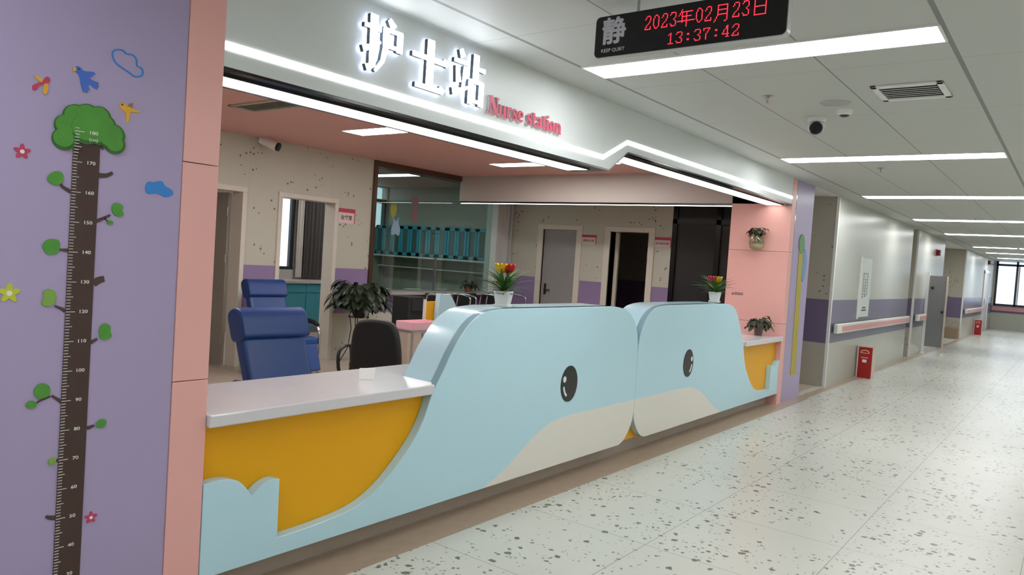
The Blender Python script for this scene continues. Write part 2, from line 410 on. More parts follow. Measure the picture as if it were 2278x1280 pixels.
# soffit between the station and the hall behind it
struct('trim_7', MB().box(8.65, 8.85, 3.02, YB, 2.30, 2.68), mat('soffit_paint', (190, 180, 172), .45, var=.03))
struct('trim_8', MB().box(8.66, 8.84, 3.02, YB, 2.275, 2.30), M_black)
# rooms behind the openings
struct('wall_room', MB().box(-5, 6.8, 10.75, 10.9, 0, 2.68).box(6.8, 7.90, 10.75, 10.9, 0, 1.03).box(6.8, 7.90, 10.75, 10.9, 2.28, 2.68)
       .box(7.90, 9.35, 10.75, 10.9, 0, 2.68).box(9.35, 9.97, 10.75, 10.9, 0, 1.9).box(9.97, 10.15, 10.75, 10.9, 0, 2.68).box(9.35, 9.97, 10.75, 10.9, 2.66, 2.68), M_room)
struct('wall_room.001', MB().box(10, 10.15, YB+.18, 10.9, 0, 2.68), M_room)
struct('wall_room.002', MB().box(10.15, 13.4, YB, YB+.15, 0, 2.68).box(13.25, 13.4, 3.4, YB, 0, 2.68), M_back)
def framed_opening(name, x0, x1, ztop, leaf=None):
    d = sroot(name, ((x0+x1)/2, YB, 0))
    f = MB().box(x0-.055, x0, YB-.02, YB+.19, 0, ztop).box(x1, x1+.055, YB-.02, YB+.19, 0, ztop).box(x0-.055, x1+.055, YB-.02, YB+.19, ztop, ztop+.06)
    f.build('door_frame', M_cream, d, bevel=.004)
    return d
d2_ = framed_opening('door_2', 4.03, 4.915, 2.03)
MB().box(4.20, 4.24, YB+.19, YB+.95, .01, 2.02).build('door_leaf', mat('beige_door_leaf', (156, 148, 136), .4), d2_)
lf = MB().box(4.87, 4.91, YB+.2, YB+1.0, .01, 2.02); leafo = lf.build('door_leaf', mat('beige_door_leaf', (156, 148, 136), .4), d2_)
hg = MB()
for z in (.3, 1.25, 1.8): hg.tube([(4.86, YB+.19, z-.05), (4.86, YB+.19, z+.05)], .012)
hg.build('hinges', M_steel, d2_)
d3_ = framed_opening('door_3', 5.455, 6.25, 2.03)
def hall_door(name, y0, y1, leaf):
    d = sroot(name, (10, (y0+y1)/2, 0))
    MB().box(9.975, 10.16, y0-.10, y0, 0, 1.985).box(9.975, 10.16, y1, y1+.10, 0, 1.985).box(9.975, 10.16, y0-.10, y1+.10, 1.985, 2.06).build('door_frame', M_cream, d, bevel=.004)
    if leaf == 'closed':
        l = MB().box(10.03, 10.07, y0, y1, .005, 1.985).build('door_leaf', M_greyleaf, d)
        MB().tube([(10.0, y1-.08, 1.0), (9.99, y1-.08, 1.0), (9.99, y1-.19, 1.0)], .01).box(10.02, 10.03, y1-.1, y1-.06, .92, 1.1).build('door_handle', M_matte, l)
    else:
        MB().box(10.17, 10.21, y1-.05, y1+.55, .005, 1.98).build('door_leaf', M_cream, d)
    return d
hall_door('door_4', 6.38, 7.03, 'closed'); hall_door('door_5', 5.12, 5.77, 'open')
gd = sroot('door_6', (10.05, 4.06, 0))
f = MB()
for y in (4.76, 4.10, 3.44): f.box(10.0, 10.09, y-.07, y, 0, 2.68)
f.box(10.0, 10.09, 3.37, 4.76, 2.13, 2.2).box(10.0, 10.09, 3.37, 4.76, 0, .08).build('door_frame', M_black, gd)
MB().box(10.04, 10.06, 3.37, 4.76, .05, 2.66).build('pane', M_darkglass, gd)
MB().tube([(9.96, 4.14, .95), (9.96, 4.14, 1.25)], .012).build('door_handle', M_darksteel, gd)

# glass partition in the back wall
gp = sroot('window_2', (8.25, YB, .86))
f = MB().box(6.88, 6.94, YB-.03, YB+.19, .86, 2.68).box(6.94, 9.60, YB-.03, YB+.19, 2.60, 2.68)
f.build('window_frame', M_bronze, gp, bevel=.003)
MB().box(9.84, 9.88, YB-.05, YB, .0, 2.68).box(9.58, 9.64, YB-.04, YB+.19, .86, 2.68).box(9.93, 9.97, YB-.06, YB, 0, 2.68).build('post', mat('pale_post_paint', (206, 206, 206), .35, var=.03), gp)
MB().box(6.94, 9.62, YB-.18, YB+.24, .86, .90).build('sill', mat('grey_stone_sill', (166, 160, 156), .3), gp, bevel=.003)
MB().box(6.94, 9.58, YB+.08, YB+.09, .90, 2.60).build('pane', M_glass, gp)
MB().box(8.28, 8.30, YB+.07, YB+.10, .90, 1.40).build('glass_joint', M_steel, gp)

# windows of the treatment room
w3 = sroot('window_3', (7.33, 10.8, 1.03))
f = MB()
for x in (6.8, 7.20, 7.83): f.box(x, x+.07, 10.78, 10.84, 1.03, 2.28)
f.box(6.8, 7.90, 10.76, 10.84, 1.03, 1.08).box(6.8, 7.90, 10.76, 10.84, 2.23, 2.28).build('window_frame', M_darksteel, w3)
MB().box(6.8, 7.90, 10.80, 10.805, 1.05, 2.26).build('pane', M_pane, w3)
w4 = sroot('window_4', (9.66, 10.8, 1.9))
f = MB().box(9.35, 9.97, 10.76, 10.84, 2.36, 2.44)
for x in (9.35, 9.62, 9.93): f.box(x, x+.05, 10.76, 10.84, 1.9, 2.40)
f.build('window_frame', M_darksteel, w4)
MB().box(9.35, 9.97, 10.80, 10.805, 1.9, 2.66).build('pane', M_pane, w4)

# ------------------------------------------------------------------ fascia over the counter
def zig(zl, zr, xs, xe): return [(1.594, zl), (xs, zl), (xe, zr), (8.65, zr)]
low = zig(2.140, 2.300, 4.535, 4.79)
struct('wall_header', MB().prism(low + [(8.65, 2.68), (1.594, 2.68)], XZ, Y0, Y0+.30), M_fascia)
lo2 = zig(2.1285, 2.2885, 4.537, 4.793)
poly = [(a, b) for a, b in lo2] + [(a, b) for a, b in low[::-1]]
struct('trim_9', MB().prism(poly, XZ, Y0+.004, Y0+.30), M_black)
def ribbon(pts, w):
    mb = MB(); up = [(x, z+w/2) for x, z in pts]; dn = [(x, z-w/2) for x, z in pts]
    return mb, up + dn[::-1]
mb, pl = ribbon([(1.596, 2.2195), (4.445, 2.2105), (4.765, 2.364), (8.648, 2.372)], .031)
tag(mb.prism(pl, XZ, Y0-.0035, Y0-.002).build('light_strip', M_strip), 'thin white light line with a zigzag step across the pale fascia front', 'light')
def under(x0, x1, z, label):
    t = thing('soffit_light', label, 'light', ((x0+x1)/2, Y0+.2, z))
    MB().box(x0, x1, Y0+.095, Y0+.270, z-.006, z-.001).build('diffuser', M_under, t)
    MB().box(x0, x1, Y0+.271, Y0+.285, z-.010, z).build('edge_rail', M_black, t)
    MB().box(x0, x1, Y0+.081, Y0+.094, z-.008, z).build('edge_rail', M_black, t)
under(1.60, 4.42, 2.1285, 'long white soffit light under the lower stretch of the fascia')
under(4.84, 8.62, 2.2885, 'long white soffit light under the raised stretch of the fascia')
tag(MB().box(8.665, 8.70, 3.38, YB-.02, 2.268, 2.275).build('soffit_light', M_under), 'white light line under the cross soffit before the hall doors', 'light')

# lit characters and the pink lettering
def glyph_box(x0, x1, z0, z1): return lambda u, v: (x0 + (x1-x0)*u/100, z0 + (z1-z0)*v/100)
HANZI = [   # heavy verticals, thin horizontals
  ((2.236, 2.496), (2.285, 2.545), [([(4, 76), (42, 76)], 7, 9), ([(25, 98), (25, 10), (12, 4)], 17, 12), ([(3, 34), (22, 42), (42, 54)], 12, 4),
     ([(60, 99), (72, 86)], 8, 15), ([(48, 80), (94, 80)], 7, 7), ([(88, 80), (88, 46)], 14, 14), ([(52, 52), (92, 52)], 7, 7), ([(54, 80), (54, 46), (48, 22), (32, 2)], 15, 5)]),
  ((2.535, 2.815), (2.272, 2.530), [([(6, 62), (94, 62)], 8, 9), ([(85, 70), (96, 60)], 4, 10), ([(50, 98), (50, 8)], 17, 17), ([(16, 7), (86, 7)], 8, 9), ([(78, 16), (88, 6)], 4, 10)]),
  ((2.842, 3.105), (2.270, 2.545), [([(20, 98), (28, 84)], 9, 15), ([(3, 75), (46, 75)], 8, 8), ([(12, 66), (18, 36)], 8, 14), ([(38, 68), (31, 28)], 13, 6), ([(2, 16), (25, 22), (48, 32)], 14, 5),
     ([(68, 98), (68, 44)], 16, 16), ([(68, 72), (97, 72)], 7, 9), ([(55, 48), (55, 2)], 14, 14), ([(52, 46), (92, 46)], 7, 7), ([(88, 48), (88, 2)], 14, 14), ([(56, 9), (88, 9)], 7, 7)]) ]
sg = thing('lit_sign', 'three white backlit Chinese characters standing off the pale fascia', 'sign', (2.67, Y0, 2.27))
for (xr, zr, st) in HANZI:
    g = glyph_box(xr[0], xr[1], zr[0], zr[1]); k = (xr[1]-xr[0])/100
    face, side, back = MB(), MB(), MB()
    for pts, w0, w1 in st:
        p = [g(*q) for q in pts]
        stroke(side, p, w0*k*.99, w1*k*.99, XZ, Y0-.036, Y0-.014)
        stroke(face, p, w0*k, w1*k, XZ, Y0-.040, Y0-.036)
        stroke(back, p, w0*k*.9, w1*k*.9, XZ, Y0-.014, Y0-.012)
    c = side.build('character', mat('dark_letter_return', (66, 76, 80), .35, var=0), sg)
    face.build('face', M_letter, c); back.build('back_light', M_halo, c)
SER = {   # thick/thin roman letters on a grid, x-height 66, cap 100
 'N': (76, [([(14, 0), (14, 100)], 7, 7), ([(16, 100), (62, 2)], 20, 20), ([(64, 0), (64, 100)], 7, 7), ([(2, 97), (26, 97)], 6, 6), ([(2, 3), (26, 3)], 6, 6), ([(52, 97), (76, 97)], 6, 6)]),
 'u': (58, [([(13, 66), (13, 16), (22, 4), (34, 8), (43, 16)], 16, 7), ([(45, 66), (45, 0)], 16, 16), ([(3, 63), (16, 63)], 6, 6), ([(36, 63), (46, 63)], 6, 6), ([(46, 3), (57, 3)], 6, 6)]),
 'r': (44, [([(14, 66), (14, 0)], 16, 16), ([(16, 48), (28, 62), (40, 60)], 6, 14), ([(3, 63), (16, 63)], 6, 6), ([(3, 3), (27, 3)], 6, 6)]),
 's': (44, [([(38, 50), (34, 62), (20, 64), (9, 54), (14, 42), (30, 30), (36, 18), (28, 5), (14, 3), (6, 16)], 8, 8), ([(12, 46), (34, 24)], 15, 15)]),
 'e': (50, [([(10, 36), (45, 36)], 6, 6), ([(44, 37), (40, 58), (26, 65), (14, 54), (11, 32), (16, 12), (28, 3), (44, 14)], 9, 8), ([(13, 52), (11, 34), (15, 14)], 15, 15)]),
 't': (36, [([(15, 84), (15, 14), (22, 3), (34, 8)], 15, 6), ([(2, 63), (32, 63)], 6, 6)]),
 'a': (50, [([(8, 48), (14, 62), (28, 64), (36, 54), (36, 12), (42, 3), (49, 7)], 9, 8), ([(36, 54), (36, 8)], 14, 14), ([(36, 38), (16, 30), (9, 16), (16, 4), (28, 6), (36, 16)], 7, 9), ([(11, 24), (11, 10)], 12, 12)]),
 'i': (28, [([(14, 66), (14, 0)], 16, 16), ([(14, 96), (14, 82)], 15, 15), ([(3, 63), (16, 63)], 6, 6), ([(3, 3), (26, 3)], 6, 6)]),
 'o': (52, [([(26, 65), (12, 52), (10, 33), (13, 13), (26, 3), (39, 13), (42, 33), (39, 52), (26, 65)], 9, 9), ([(12, 50), (10, 33), (12, 16)], 14, 14), ([(40, 50), (42, 33), (40, 16)], 14, 14)]),
 'n': (58, [([(13, 66), (13, 0)], 16, 16), ([(15, 50), (28, 63), (40, 60), (45, 48), (45, 0)], 7, 17), ([(3, 63), (16, 63)], 6, 6), ([(3, 3), (25, 3)], 6, 6), ([(34, 3), (56, 3)], 6, 6)]) }
TXT = 'Nurse station'
tot = sum(SER[c][0] if c != ' ' else 26 for c in TXT)
k = (3.888-3.166)/tot; kz = (2.361-2.268)/100; x = 3.166
ns = thing('lettering', 'pink raised English lettering on the fascia after the white characters', 'sign', (3.52, Y0, 2.268))
M_let = mat('pink_letter', (206, 88, 112), .4, var=.03); M_lets = mat('pale_letter_side', (214, 200, 202), .5, var=0)
for c in TXT:
    if c == ' ': x += 26*k; continue
    w, st = SER[c]; a, b = MB(), MB()
    for si, (pts, w0, w1) in enumerate(st):
        p = [(x+u*k, 2.268 + v*kz) for u, v in pts]
        stroke(b, p, w0*k*1.3, w1*k*1.3, XZ, Y0-.014-.0002*si, Y0); stroke(a, p, w0*k*1.15, w1*k*1.15, XZ, Y0-.018-.0003*si, Y0-.014)
    lo = a.build('letter', M_let, ns); b.build('letter_side', M_lets, lo); x += w*k

# ------------------------------------------------------------------ ceiling lights of the corridor
WHICH = ['behind', 'nearest to the hanging clock sign', 'second from the hanging clock sign', 'third from the hanging clock sign', 'fourth from the hanging clock sign', 'fifth from the hanging clock sign', 'sixth from the hanging clock sign, before the beam line', 'seventh from the hanging clock sign', 'last one before the end window']
def ceiling_light(x0, x1, y0, y1, label, z=2.6, m=None, group='corridor ceiling lights'):
    t = thing('ceiling_light', label, 'ceiling light', ((x0+x1)/2, (y0+y1)/2, z), group)
    MB().box(x0, x1, y0, y1, z-.004, z-.001).build('diffuser', m or M_lamp, t)
    MB().box(x0-.012, x0, y0-.01, y1+.01, z-.008, z).box(x1, x1+.012, y0-.01, y1+.01, z-.008, z).box(x0, x1, y0-.012, y0, z-.008, z).box(x0, x1, y1, y1+.012, z-.008, z).build('frame', M_white, t)
    return t
for i, (x0, x1) in enumerate(((-3.56, -3.32), (.04, .28), (3.645, 3.89), (7.20, 7.48), (10.55, 10.85), (14.25, 14.6), (17.95, 18.35), (23.2, 23.6), (26.6, 27.0), (30.6, 31.0))):
    if i < 2: lb = 'long white ceiling light of the corridor behind the viewer'
    else: lb = ('long white corridor ceiling light, ' + WHICH[i-1])
    y0, y1 = (.575, 2.362) if i < 7 else ((1.39, 2.36) if i == 7 else (.4, 2.36))
    ceiling_light(x0, x1, y0, y1, lb, group='corridor ceiling lights' if i > 1 else 'corridor ceiling lights behind the viewer')
ceiling_light(23.2, 23.6, -.2, 1.33, 'white corridor ceiling light in line with the short one, toward the frame edge')
for i, x in enumerate((-3.56, .04, 3.645, 7.2, 10.55, 14.25)):     # unseen second row, added to even out the corridor light
    ceiling_light(x, x+.245, -1.5, -.12, 'unseen white fill panel added to the ceiling on the viewer side of the corridor', group='added fill panels on the viewer side')
ceiling_light(5.055, 5.335, 4.4, 6.185, 'white station ceiling light nearer the doors with cream frames', 2.68, M_lamp_in, 'station ceiling lights')
ceiling_light(7.49, 7.76, 4.4, 6.2, 'white station ceiling light nearer the cross soffit', 2.68, M_lamp_in, 'station ceiling lights')
ceiling_light(2.6, 2.88, 4.4, 6.2, 'unseen white station ceiling light added above the blue recliners', 2.68, M_lamp_in, 'station ceiling lights')  # added out of view to brighten the station

ceiling_light(8.2, 8.47, 8.3, 10.1, 'added white ceiling light in the treatment room behind the glass partition', 2.68, M_room_fill, 'added treatment room lights')  # added lamp, brightens the room behind the partition
ceiling_light(5.0, 5.27, 8.5, 10.0, 'added white ceiling light in the treatment room behind the cream doorways', 2.68, M_room_fill, 'added treatment room lights')  # second added lamp, lifts the dark room past the doorways
# ------------------------------------------------------------------ ceiling fittings
def vent(x0, x1, y0, y1, z, label, m, axis='x'):
    t = thing('air_vent', label, 'air vent', ((x0+x1)/2, (y0+y1)/2, z))
    MB().box(x0, x1, y0, y0+.035, z-.012, z).box(x0, x1, y1-.035, y1, z-.012, z).box(x0, x0+.04, y0, y1, z-.012, z).box(x1-.04, x1, y0, y1, z-.012, z).build('frame', m, t, bevel=.003)
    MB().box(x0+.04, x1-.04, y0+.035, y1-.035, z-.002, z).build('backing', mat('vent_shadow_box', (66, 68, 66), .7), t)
    n = 7
    for i in range(n):
        x = x0+.06 + (x1-x0-.12)*i/(n-1)
        MB().obox((x, (y0+y1)/2, z-.007), (.012, 0, .004), (0, (y1-y0)/2-.04, 0), (-.0006, 0, .0018)).build('slat', m, t)
vent(4.64, 5.03, .68, 1.05, 2.6, 'square slatted air vent in the white corridor ceiling', M_white)
vent(3.76, 4.05, 5.2, 6.2, 2.68, 'long grey air vent in the pink station ceiling', mat('grey_vent', (176, 170, 158), .5))
def sprinkler(x, y, label):
    t = thing('sprinkler', label, 'sprinkler', (x, y, 2.6), 'corridor sprinklers')
    MB().lathe((x, y, 2.6), [(.034, -.004), (.034, 0)], 18).lathe((x, y, 2.6), [(.012, -.012), (.012, -.004)], 10).build('rosette', M_steel, t)
    MB().tube([(x-.010, y, 2.588), (x-.012, y, 2.572), (x, y, 2.558)], .0025, 6).tube([(x+.010, y, 2.588), (x+.012, y, 2.572), (x, y, 2.558)], .0025, 6).build('yoke', M_steel, t)
    MB().lathe((x, y, 2.556), [(.016, -.002), (.016, 0)], 14).build('deflector', M_steel, t)
sprinkler(4.69, 1.652, 'small steel sprinkler above the white dome camera')
sprinkler(8.0, 1.643, 'small steel sprinkler beyond the second long ceiling light')
sprinkler(14.0, 1.42, 'small steel sprinkler far along the corridor beside a thin light')
tag(MB().lathe((5.012, 1.329, 2.6), [(.02, -.006), (.082, -.006), (.092, -.002), (.092, 0)], 28).build('ceiling_speaker', mat('pale_grey_grille', (168, 170, 166), .6), smooth=30), 'flat round speaker cover in the corridor ceiling by the smoke detector', 'speaker')
t = thing('smoke_detector', 'small white smoke detector on the corridor ceiling near the dome camera', 'smoke detector', (5.24, 1.325, 2.6))
MB().lathe((5.24, 1.325, 2.6), [(.035, -.036), (.046, -.026), (.05, -.012), (.052, 0)], 24).build('housing', M_white, t, smooth=50)
MB().lathe((5.24, 1.325, 2.6), [(.018, -.046), (.034, -.036)], 16).build('sensor_slots', M_darksteel, t)
t = thing('dome_camera', 'white dome camera with black lens under the corridor ceiling', 'camera', (5.45, 1.56, 2.6))
MB().lathe((5.45, 1.56, 2.6), [(.058, -.03), (.062, -.02), (.062, 0)], 24).build('base', M_white, t, smooth=40)
MB().lathe((5.45, 1.56, 2.545), [(.002, -.058), (.03, -.05), (.05, -.03), (.056, -.002), (.05, .02), (.03, .03)], 24).build('housing', M_white, t, smooth=60)
v = (Vector((0, 0, 1.477)) - Vector((5.45, 1.56, 2.52))).normalized()
sd = v.cross(Vector((0, 0, 1))).normalized(); upv = sd.cross(v)
c0 = Vector((5.45, 1.56, 2.53))
ring = MB(); vs = [c0 + v*.040 + (sd*math.cos(a)+upv*math.sin(a))*.046 for a in [2*PI*i/24 for i in range(24)]] + [c0 + v*.062 + (sd*math.cos(a)+upv*math.sin(a))*.040 for a in [2*PI*i/24 for i in range(24)]]
ring.add(vs, [tuple(range(24)), tuple(range(47, 23, -1))] + [(i, (i+1) % 24, 24+(i+1) % 24, 24+i) for i in range(24)])
ring.build('lens', M_black, t)
t = thing('wall_camera', 'small white camera with black lens high on the speckled station wall', 'camera', (5.12, 7.6, 2.68))
MB().lathe((5.10, 7.62, 2.68), [(.055, -.04), (.06, 0)], 20).build('base', M_white, t, smooth=40)
MB().tube([(5.06, 7.62, 2.645), (5.17, 7.46, 2.58)], [.045, .058], 18).build('housing', M_white, t, smooth=40)
MB().tube([(5.172, 7.458, 2.579), (5.185, 7.438, 2.571)], .05, 18).build('lens', M_black, t)

# ------------------------------------------------------------------ hanging clock sign
SX = 2.8
sn = thing('clock_sign', 'black hanging display showing the date and time in red lights', 'sign', (SX+.02, 1.35, 2.37))
YZR = lambda u, v, w: (w, u, v)
MB().prism(rrect(.935, 1.767, 2.370, 2.550, .022), YZR, SX+.004, SX+.045).build('casing', mat('silver_casing', (196, 198, 196), .35, var=.02), sn, bevel=.002)
MB().prism(rrect(.938, 1.764, 2.373, 2.547, .020), YZR, SX, SX+.004).build('front_panel', mat('black_display_face', (16, 15, 18), .14, var=0), sn)
MB().tube([(SX+.025, 1.575, 2.55), (SX+.025, 1.575, 2.60)], .006).build('hanging_rod', M_steel, sn)
MB().tube([(SX+.025, 1.12, 2.55), (SX+.025, 1.12, 2.60)], .006).build('hanging_rod', M_steel, sn)
q = MB()
for i, (dx, dz) in enumerate(((-.0022, 0), (.0022, 0), (0, .0018), (0, -.0018), (0, 0))):
    t_ = text_mesh('静', .118, lambda x, y, z: (SX-.001-.0001*i-z, 1.672-x+dx, 2.472+y+dz), .001, .012); q.add(t_.v, t_.f)
q.build('character', mat('grey_print', (190, 192, 198), .5, var=0), sn, label='grey character above the small words')
q = text_mesh('KEEP QUIET', .0205, lambda x, y, z: (SX-.001-z, 1.672-x, 2.398+y), .001, .012, 1.05)
q.build('words', mat('grey_print', (190, 192, 198), .5, var=0), sn, label='small grey words')
D8 = {'0': [[(2, 3), (3, 2), (4, 2), (5, 3), (6, 5), (6, 11), (5, 13), (4, 14), (3, 14), (2, 13), (1, 11), (1, 5), (2, 3)]],
      '1': [[(2, 12), (4, 14), (4, 2)], [(2, 2), (6, 2)]],
      '2': [[(1, 11), (2, 13), (3, 14), (5, 14), (6, 12), (6, 10), (1, 3), (1, 2), (6, 2), (6, 4)]],
      '3': [[(1, 12), (2, 14), (5, 14), (6, 12), (6, 10), (4, 8), (6, 6), (6, 4), (5, 2), (2, 2), (1, 4)]],
      '4': [[(5, 2), (5, 14), (1, 6), (1, 5), (6, 5)], [(4, 2), (6, 2)]],
      '7': [[(1, 12), (1, 14), (6, 14), (3, 7), (3, 2)]],
      ':': [[(3, 10), (4, 10), (4, 11), (3, 11)], [(3, 4), (4, 4), (4, 5), (3, 5)]]}
C16 = {'年': [[(4, 15), (1, 10)], [(3, 13), (13, 13)], [(4, 13), (4, 4)], [(4, 9), (12, 9)], [(0, 5), (15, 5)], [(8, 13), (8, 0)]],
       '月': [[(4, 14), (4, 6), (3, 3), (1, 0)], [(4, 14), (12, 14), (12, 1), (10, 0)], [(4, 10), (12, 10)], [(4, 6), (12, 6)]],
       '日': [[(3, 14), (3, 1)], [(12, 14), (12, 1)], [(3, 14), (12, 14)], [(3, 8), (12, 8)], [(3, 1), (12, 1)]]}
def dots(txt):
    out = set(); x = 0
    for c in txt:
        g = D8.get(c); w = 8
        if g is None: g = C16[c]; w = 16
        for pl in g:
            for (a, b), (d, e) in zip(pl, pl[1:]):
                n = max(abs(d-a), abs(e-b), 1)
                for i in range(n+1): out.add((x+round(a+(d-a)*i/n), round(b+(e-b)*i/n)))
        x += w
    return out, x
def led(txt, ya, yb, z0, z1, name):
    wid = dots(txt)[1]; p = (ya-yb)/wid; qv = (z1-z0)/15; off = 0
    for ch in txt:
      ds, cw = dots(ch); mb = MB()
      for (i, j) in sorted(ds):
        y = ya - (off+i+.5)*p; z = z0 + j*qv
        mb.add([(SX-.0012, y-p*.37, z-qv*.40), (SX-.0012, y-p*.37, z+qv*.40), (SX-.0012, y+p*.37, z+qv*.40), (SX-.0012, y+p*.37, z-qv*.40)], [(0, 1, 2, 3)])
      mb.build(name, M_led, sn, label='glowing red ' + ('date' if ':' not in txt else 'time') + ' character'); off += cw
led('2023年02月23日', 1.530, 1.003, 2.455, 2.522, 'led_character')
led('13:37:42', 1.425, 1.112, 2.385, 2.438, 'led_character')

# ------------------------------------------------------------------ reception counter
ct = thing('reception_counter', 'low reception counter with mustard panels behind the pale blue whales', 'counter', (5.12, 2.95, 0))
MB().box(1.60, 8.646, 2.726, 2.745, .12, .735).build('front_panel', M_yellow, ct)
MB().box(1.60, 8.646, 2.745, 3.20, .12, .735).build('carcass', M_white, ct)
MB().box(1.60, 8.646, 2.79, 3.15, .0, .12).build('kickboard', M_kick, ct)
SEAM = 5.168
tp = [(1.598, 2.644), (2.868, 2.644), (2.868, 2.668), (2.905, 2.70), (2.915, 2.932), (SEAM, 2.932)]
tp = tp + [(2*SEAM-x, y) for x, y in tp[::-1][1:]] + [(8.646, 2.644)][:0]
tp = [(min(x, 8.646), y) for x, y in tp] + [(8.646, 3.235), (1.598, 3.235)]
tag(MB().prism(tp, XY, .736, .788).build('worktop', M_whitefab, bevel=.006), 'glossy white worktop on the low reception counter', 'worktop')
def whale(name, label, mir, zx):
    fx = (lambda x: x) if not mir else (lambda x: 2*SEAM-x)
    back_curve = spline([(1.956, .203), (2.187, .212), (2.394, .240), (2.557, .317), (2.726, .466), (2.818, .59), (2.871, .715), (2.915, .787), (2.956, .850), (3.028, .966), (3.12, 1.075), (3.21, 1.135), (3.31, 1.165), (3.47, 1.178)], 7)
    head = spline([(4.70, 1.178), (4.85, 1.165), (4.96, 1.138), (5.06, 1.075), (5.13, .98), (5.160, .88), (SEAM-.002, .80)], 6)
    chin = spline([(SEAM-.002, .36), (5.150, .285), (5.10, .21), (5.03, .150), (4.96, .125)], 6)
    tail = spline([(1.600, .508), (1.68, .512), (1.745, .496), (1.79, .457), (1.821, .414)], 5)[::-1]
    tail = spline([(1.953, .462), (1.915, .466), (1.87, .452), (1.840, .432), (1.821, .414)], 5) + tail[1:]
    out = back_curve + head + chin + [(1.600, .125)] + tail[::-1]
    # outline order: back curve upward, head, chin, bottom, tail top from the wall to the notch, down to the start
    up = [p for p in back_curve if p[1] > .735] + head + [(SEAM-.002, .736)]
    up = [(back_curve[[i for i, p in enumerate(back_curve) if p[1] > .735][0]-1][0]+.004, .736)] + up
    mx = lambda P: [(fx(x), z) for x, z in P]
    t = thing(name, label, 'counter front', (fx(3.9), 2.80, .125))
    b = MB().prism(mx(out), XZ, Y0, Y0+.054).prism(mx(up), XZ, Y0+.0005, Y0+.261)
    body = b.build('body', M_blue, t, bevel=.004, smooth=35)
    bel = spline([(3.36, .127), (3.53, .190), (3.70, .280), (3.841, .356), (3.979, .411), (4.127, .440), (4.32, .446), (4.632, .446), (SEAM-.003, .446)], 7) + [p for p in chin if p[1] < .44]
    MB().prism(mx(bel), XZ, Y0-.0012, Y0+.001).build('belly', M_belly, t, label='off-white belly')
    ec = (4.212, .662)
    ey = MB().prism(mx(ell(ec[0], ec[1], .100, .122, 40)), XZ, Y0-.004, Y0).build('eye', M_black, t)
    h = MB().prism(mx(ell(ec[0]-.062, ec[1]+.034, .018, .021, 20)), XZ, Y0-.0055, Y0-.004)
    cr = [(ec[0]+.068*math.cos(a), ec[1]+.086*math.sin(a)) for a in [math.radians(190+8*i) for i in range(8)]]
    stroke(h, mx(cr), .016, .016, XZ, Y0-.0055, Y0-.004)
    h.build('eye_glint', M_white, ey)
whale('whale_panel', 'pale blue whale-shaped counter front nearer the growth chart wall', False, 0)
whale('whale_panel', 'pale blue whale-shaped counter front next to the pink wall with plants', True, 0)
t = thing('table_card', 'small blank white card standing on the glossy worktop', 'card', (2.66, 2.94, .788))
MB().obox((2.66, 2.94, .788+.030), (.033, -.024, 0), (.002, .003, 0), (0, 0, .030)).build('card', mat('white_card', (252, 252, 250), .5, var=0), t)
MB().obox((2.664, 2.946, .7895), (.030, -.021, 0), (.012, .016, 0), (0, 0, .0015)).build('card_base', M_white, t)

